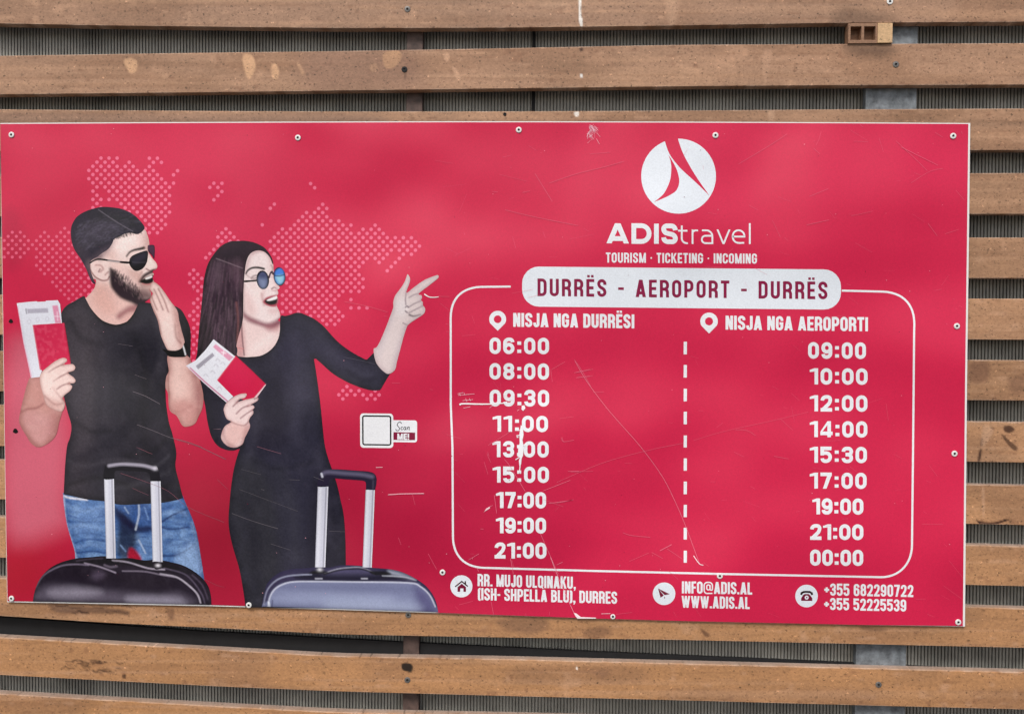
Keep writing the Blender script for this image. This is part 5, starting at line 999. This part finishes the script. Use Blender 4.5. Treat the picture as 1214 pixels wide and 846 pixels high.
for a in (((503, 348.5), (508, 351.6), (513, 352.4), (520, 351.8)),): scr(a, 1.5, (246, 244, 246), .8)
qh = lambda *p: [(260 + x / 4.029, 530 + y / 4.029) for x, y in p]
scr(qh((806, 226), (870, 222), (978, 220)), 1.1, (240, 176, 190)); scr(qh((748, 96), (780, 95)), 1, PW); scr(qh((920, 215), (935, 275)), .6); scr(qh((998, 508), (1038, 582)), .8); scr(qh((855, 430), (868, 465)), .7)
for a, w in ((((60, 315), (160, 352), (280, 388)), .9), (((95, 200), (200, 240), (375, 305)), .5), (((245, 460), (340, 490)), .6), (((330, 154), (385, 156)), .7), (((525, 400), (600, 402)), .6), (((450, 140), (500, 160)), .7), (((105, 105), (200, 130)), .5), (((200, 200), (215, 204)), .8)): scr(qh(*a), w, (112, 106, 112))
qd = lambda *p: [(140 + x / 4.031, 320 + y / 4.031) for x, y in p]
for a, w in ((((70, 580), (130, 602), (200, 640)), .9), (((90, 738), (170, 768), (250, 800), (330, 820), (400, 846)), .8), (((80, 500), (135, 520)), .5), (((0, 352), (70, 364)), .5), (((460, 760), (490, 758)), .6)): scr(qd(*a), w, (126, 116, 124))
qg = lambda *p: [(20 + x / 4.232, 530 + y / 4.232) for x, y in p]
for a, w in ((((520, 130), (640, 170), (760, 220), (860, 300), (1040, 376)), .6), (((580, 205), (660, 240)), .5), (((925, 0), (1050, 60)), .7), (((1005, 160), (1058, 210)), .5), (((940, 660), (1000, 690), (1040, 700)), .5), (((600, 0), (680, 34)), .6)): scr(qg(*a), w, (150, 96, 110))
qE = lambda *p: [(210 + x / 4.979, 380 + y / 4.979) for x, y in p]
for a, w in ((((0, 703), (120, 740), (280, 815)), .6), (((215, 640), (260, 640)), .5), (((470, 742), (615, 785)), .7)): scr(qE(*a), w, (150, 104, 118))
qf = lambda *p: [(350 + x / 4.975, 310 + y / 4.975) for x, y in p]
for a in (((290, 236), (420, 262), (545, 298)), ((570, 715), (620, 716)), ((795, 752), (812, 756)), ((525, 322), (545, 324)), ((888, 368), (905, 370)), ((890, 412), (912, 414)), ((845, 205), (910, 206))): scr(qf(*a), .7)
scr(qf((290, 564), (400, 586), (470, 604)), .5, (110, 104, 120))
for a in (((60, 530), (300, 700)),): pass
for _ in range(150):     # hairline wear
    x = r_.uniform(520, 1138); y = r_.uniform(150, 728); L = abs(r_.normal(0, 12)) + 2; a = r_.normal(.35, .5)
    P = np.array([(x, y), (min(x + L * math.cos(a), 1141), min(y + L * math.sin(a), 731))]); scr(P.tolist(), r_.uniform(.2, .5), (224, 108, 134))
for _ in range(170):
    x = r_.uniform(10, 1138); y = r_.uniform(150, 715); s_ = r_.uniform(.25, .7); w_.poly([(x - s_, y), (x, y - s_ * .8), (x + s_, y), (x, y + s_ * .8)], (236, 170, 184) if r_.random() < .7 else (120, 40, 60), 14)
w_.build('scratch_marks')['kind'] = 'stuff'
# old empty screw holes at the left edge
for x, y, r in ((12.8, 380.5, 2.4), (18.2, 510.5, 2.8)): ho = Ink(); ho.poly([(x + r * (1 + .18 * math.sin(3 * a)) * math.cos(a), y + r * math.sin(a)) for a in th[::4]], (26, 14, 18), 14); ho.build('screw_hole')
for x, y in ((13.6, 159.8), (353.2, 163.2), (615, 154), (848.2, 160.4), (1130, 161.2), (1134.4, 386.4), (1131.6, 537.4), (1136, 737), (853.4, 682.3), (726.6, 730.4), (524.6, 678), (13.6, 709), (295, 716.8)):
    screw(x, y, LAY(15), sign, SL, .0060 if y < 730 or x > 1000 else .0052)
# children keep coordinates relative to their root
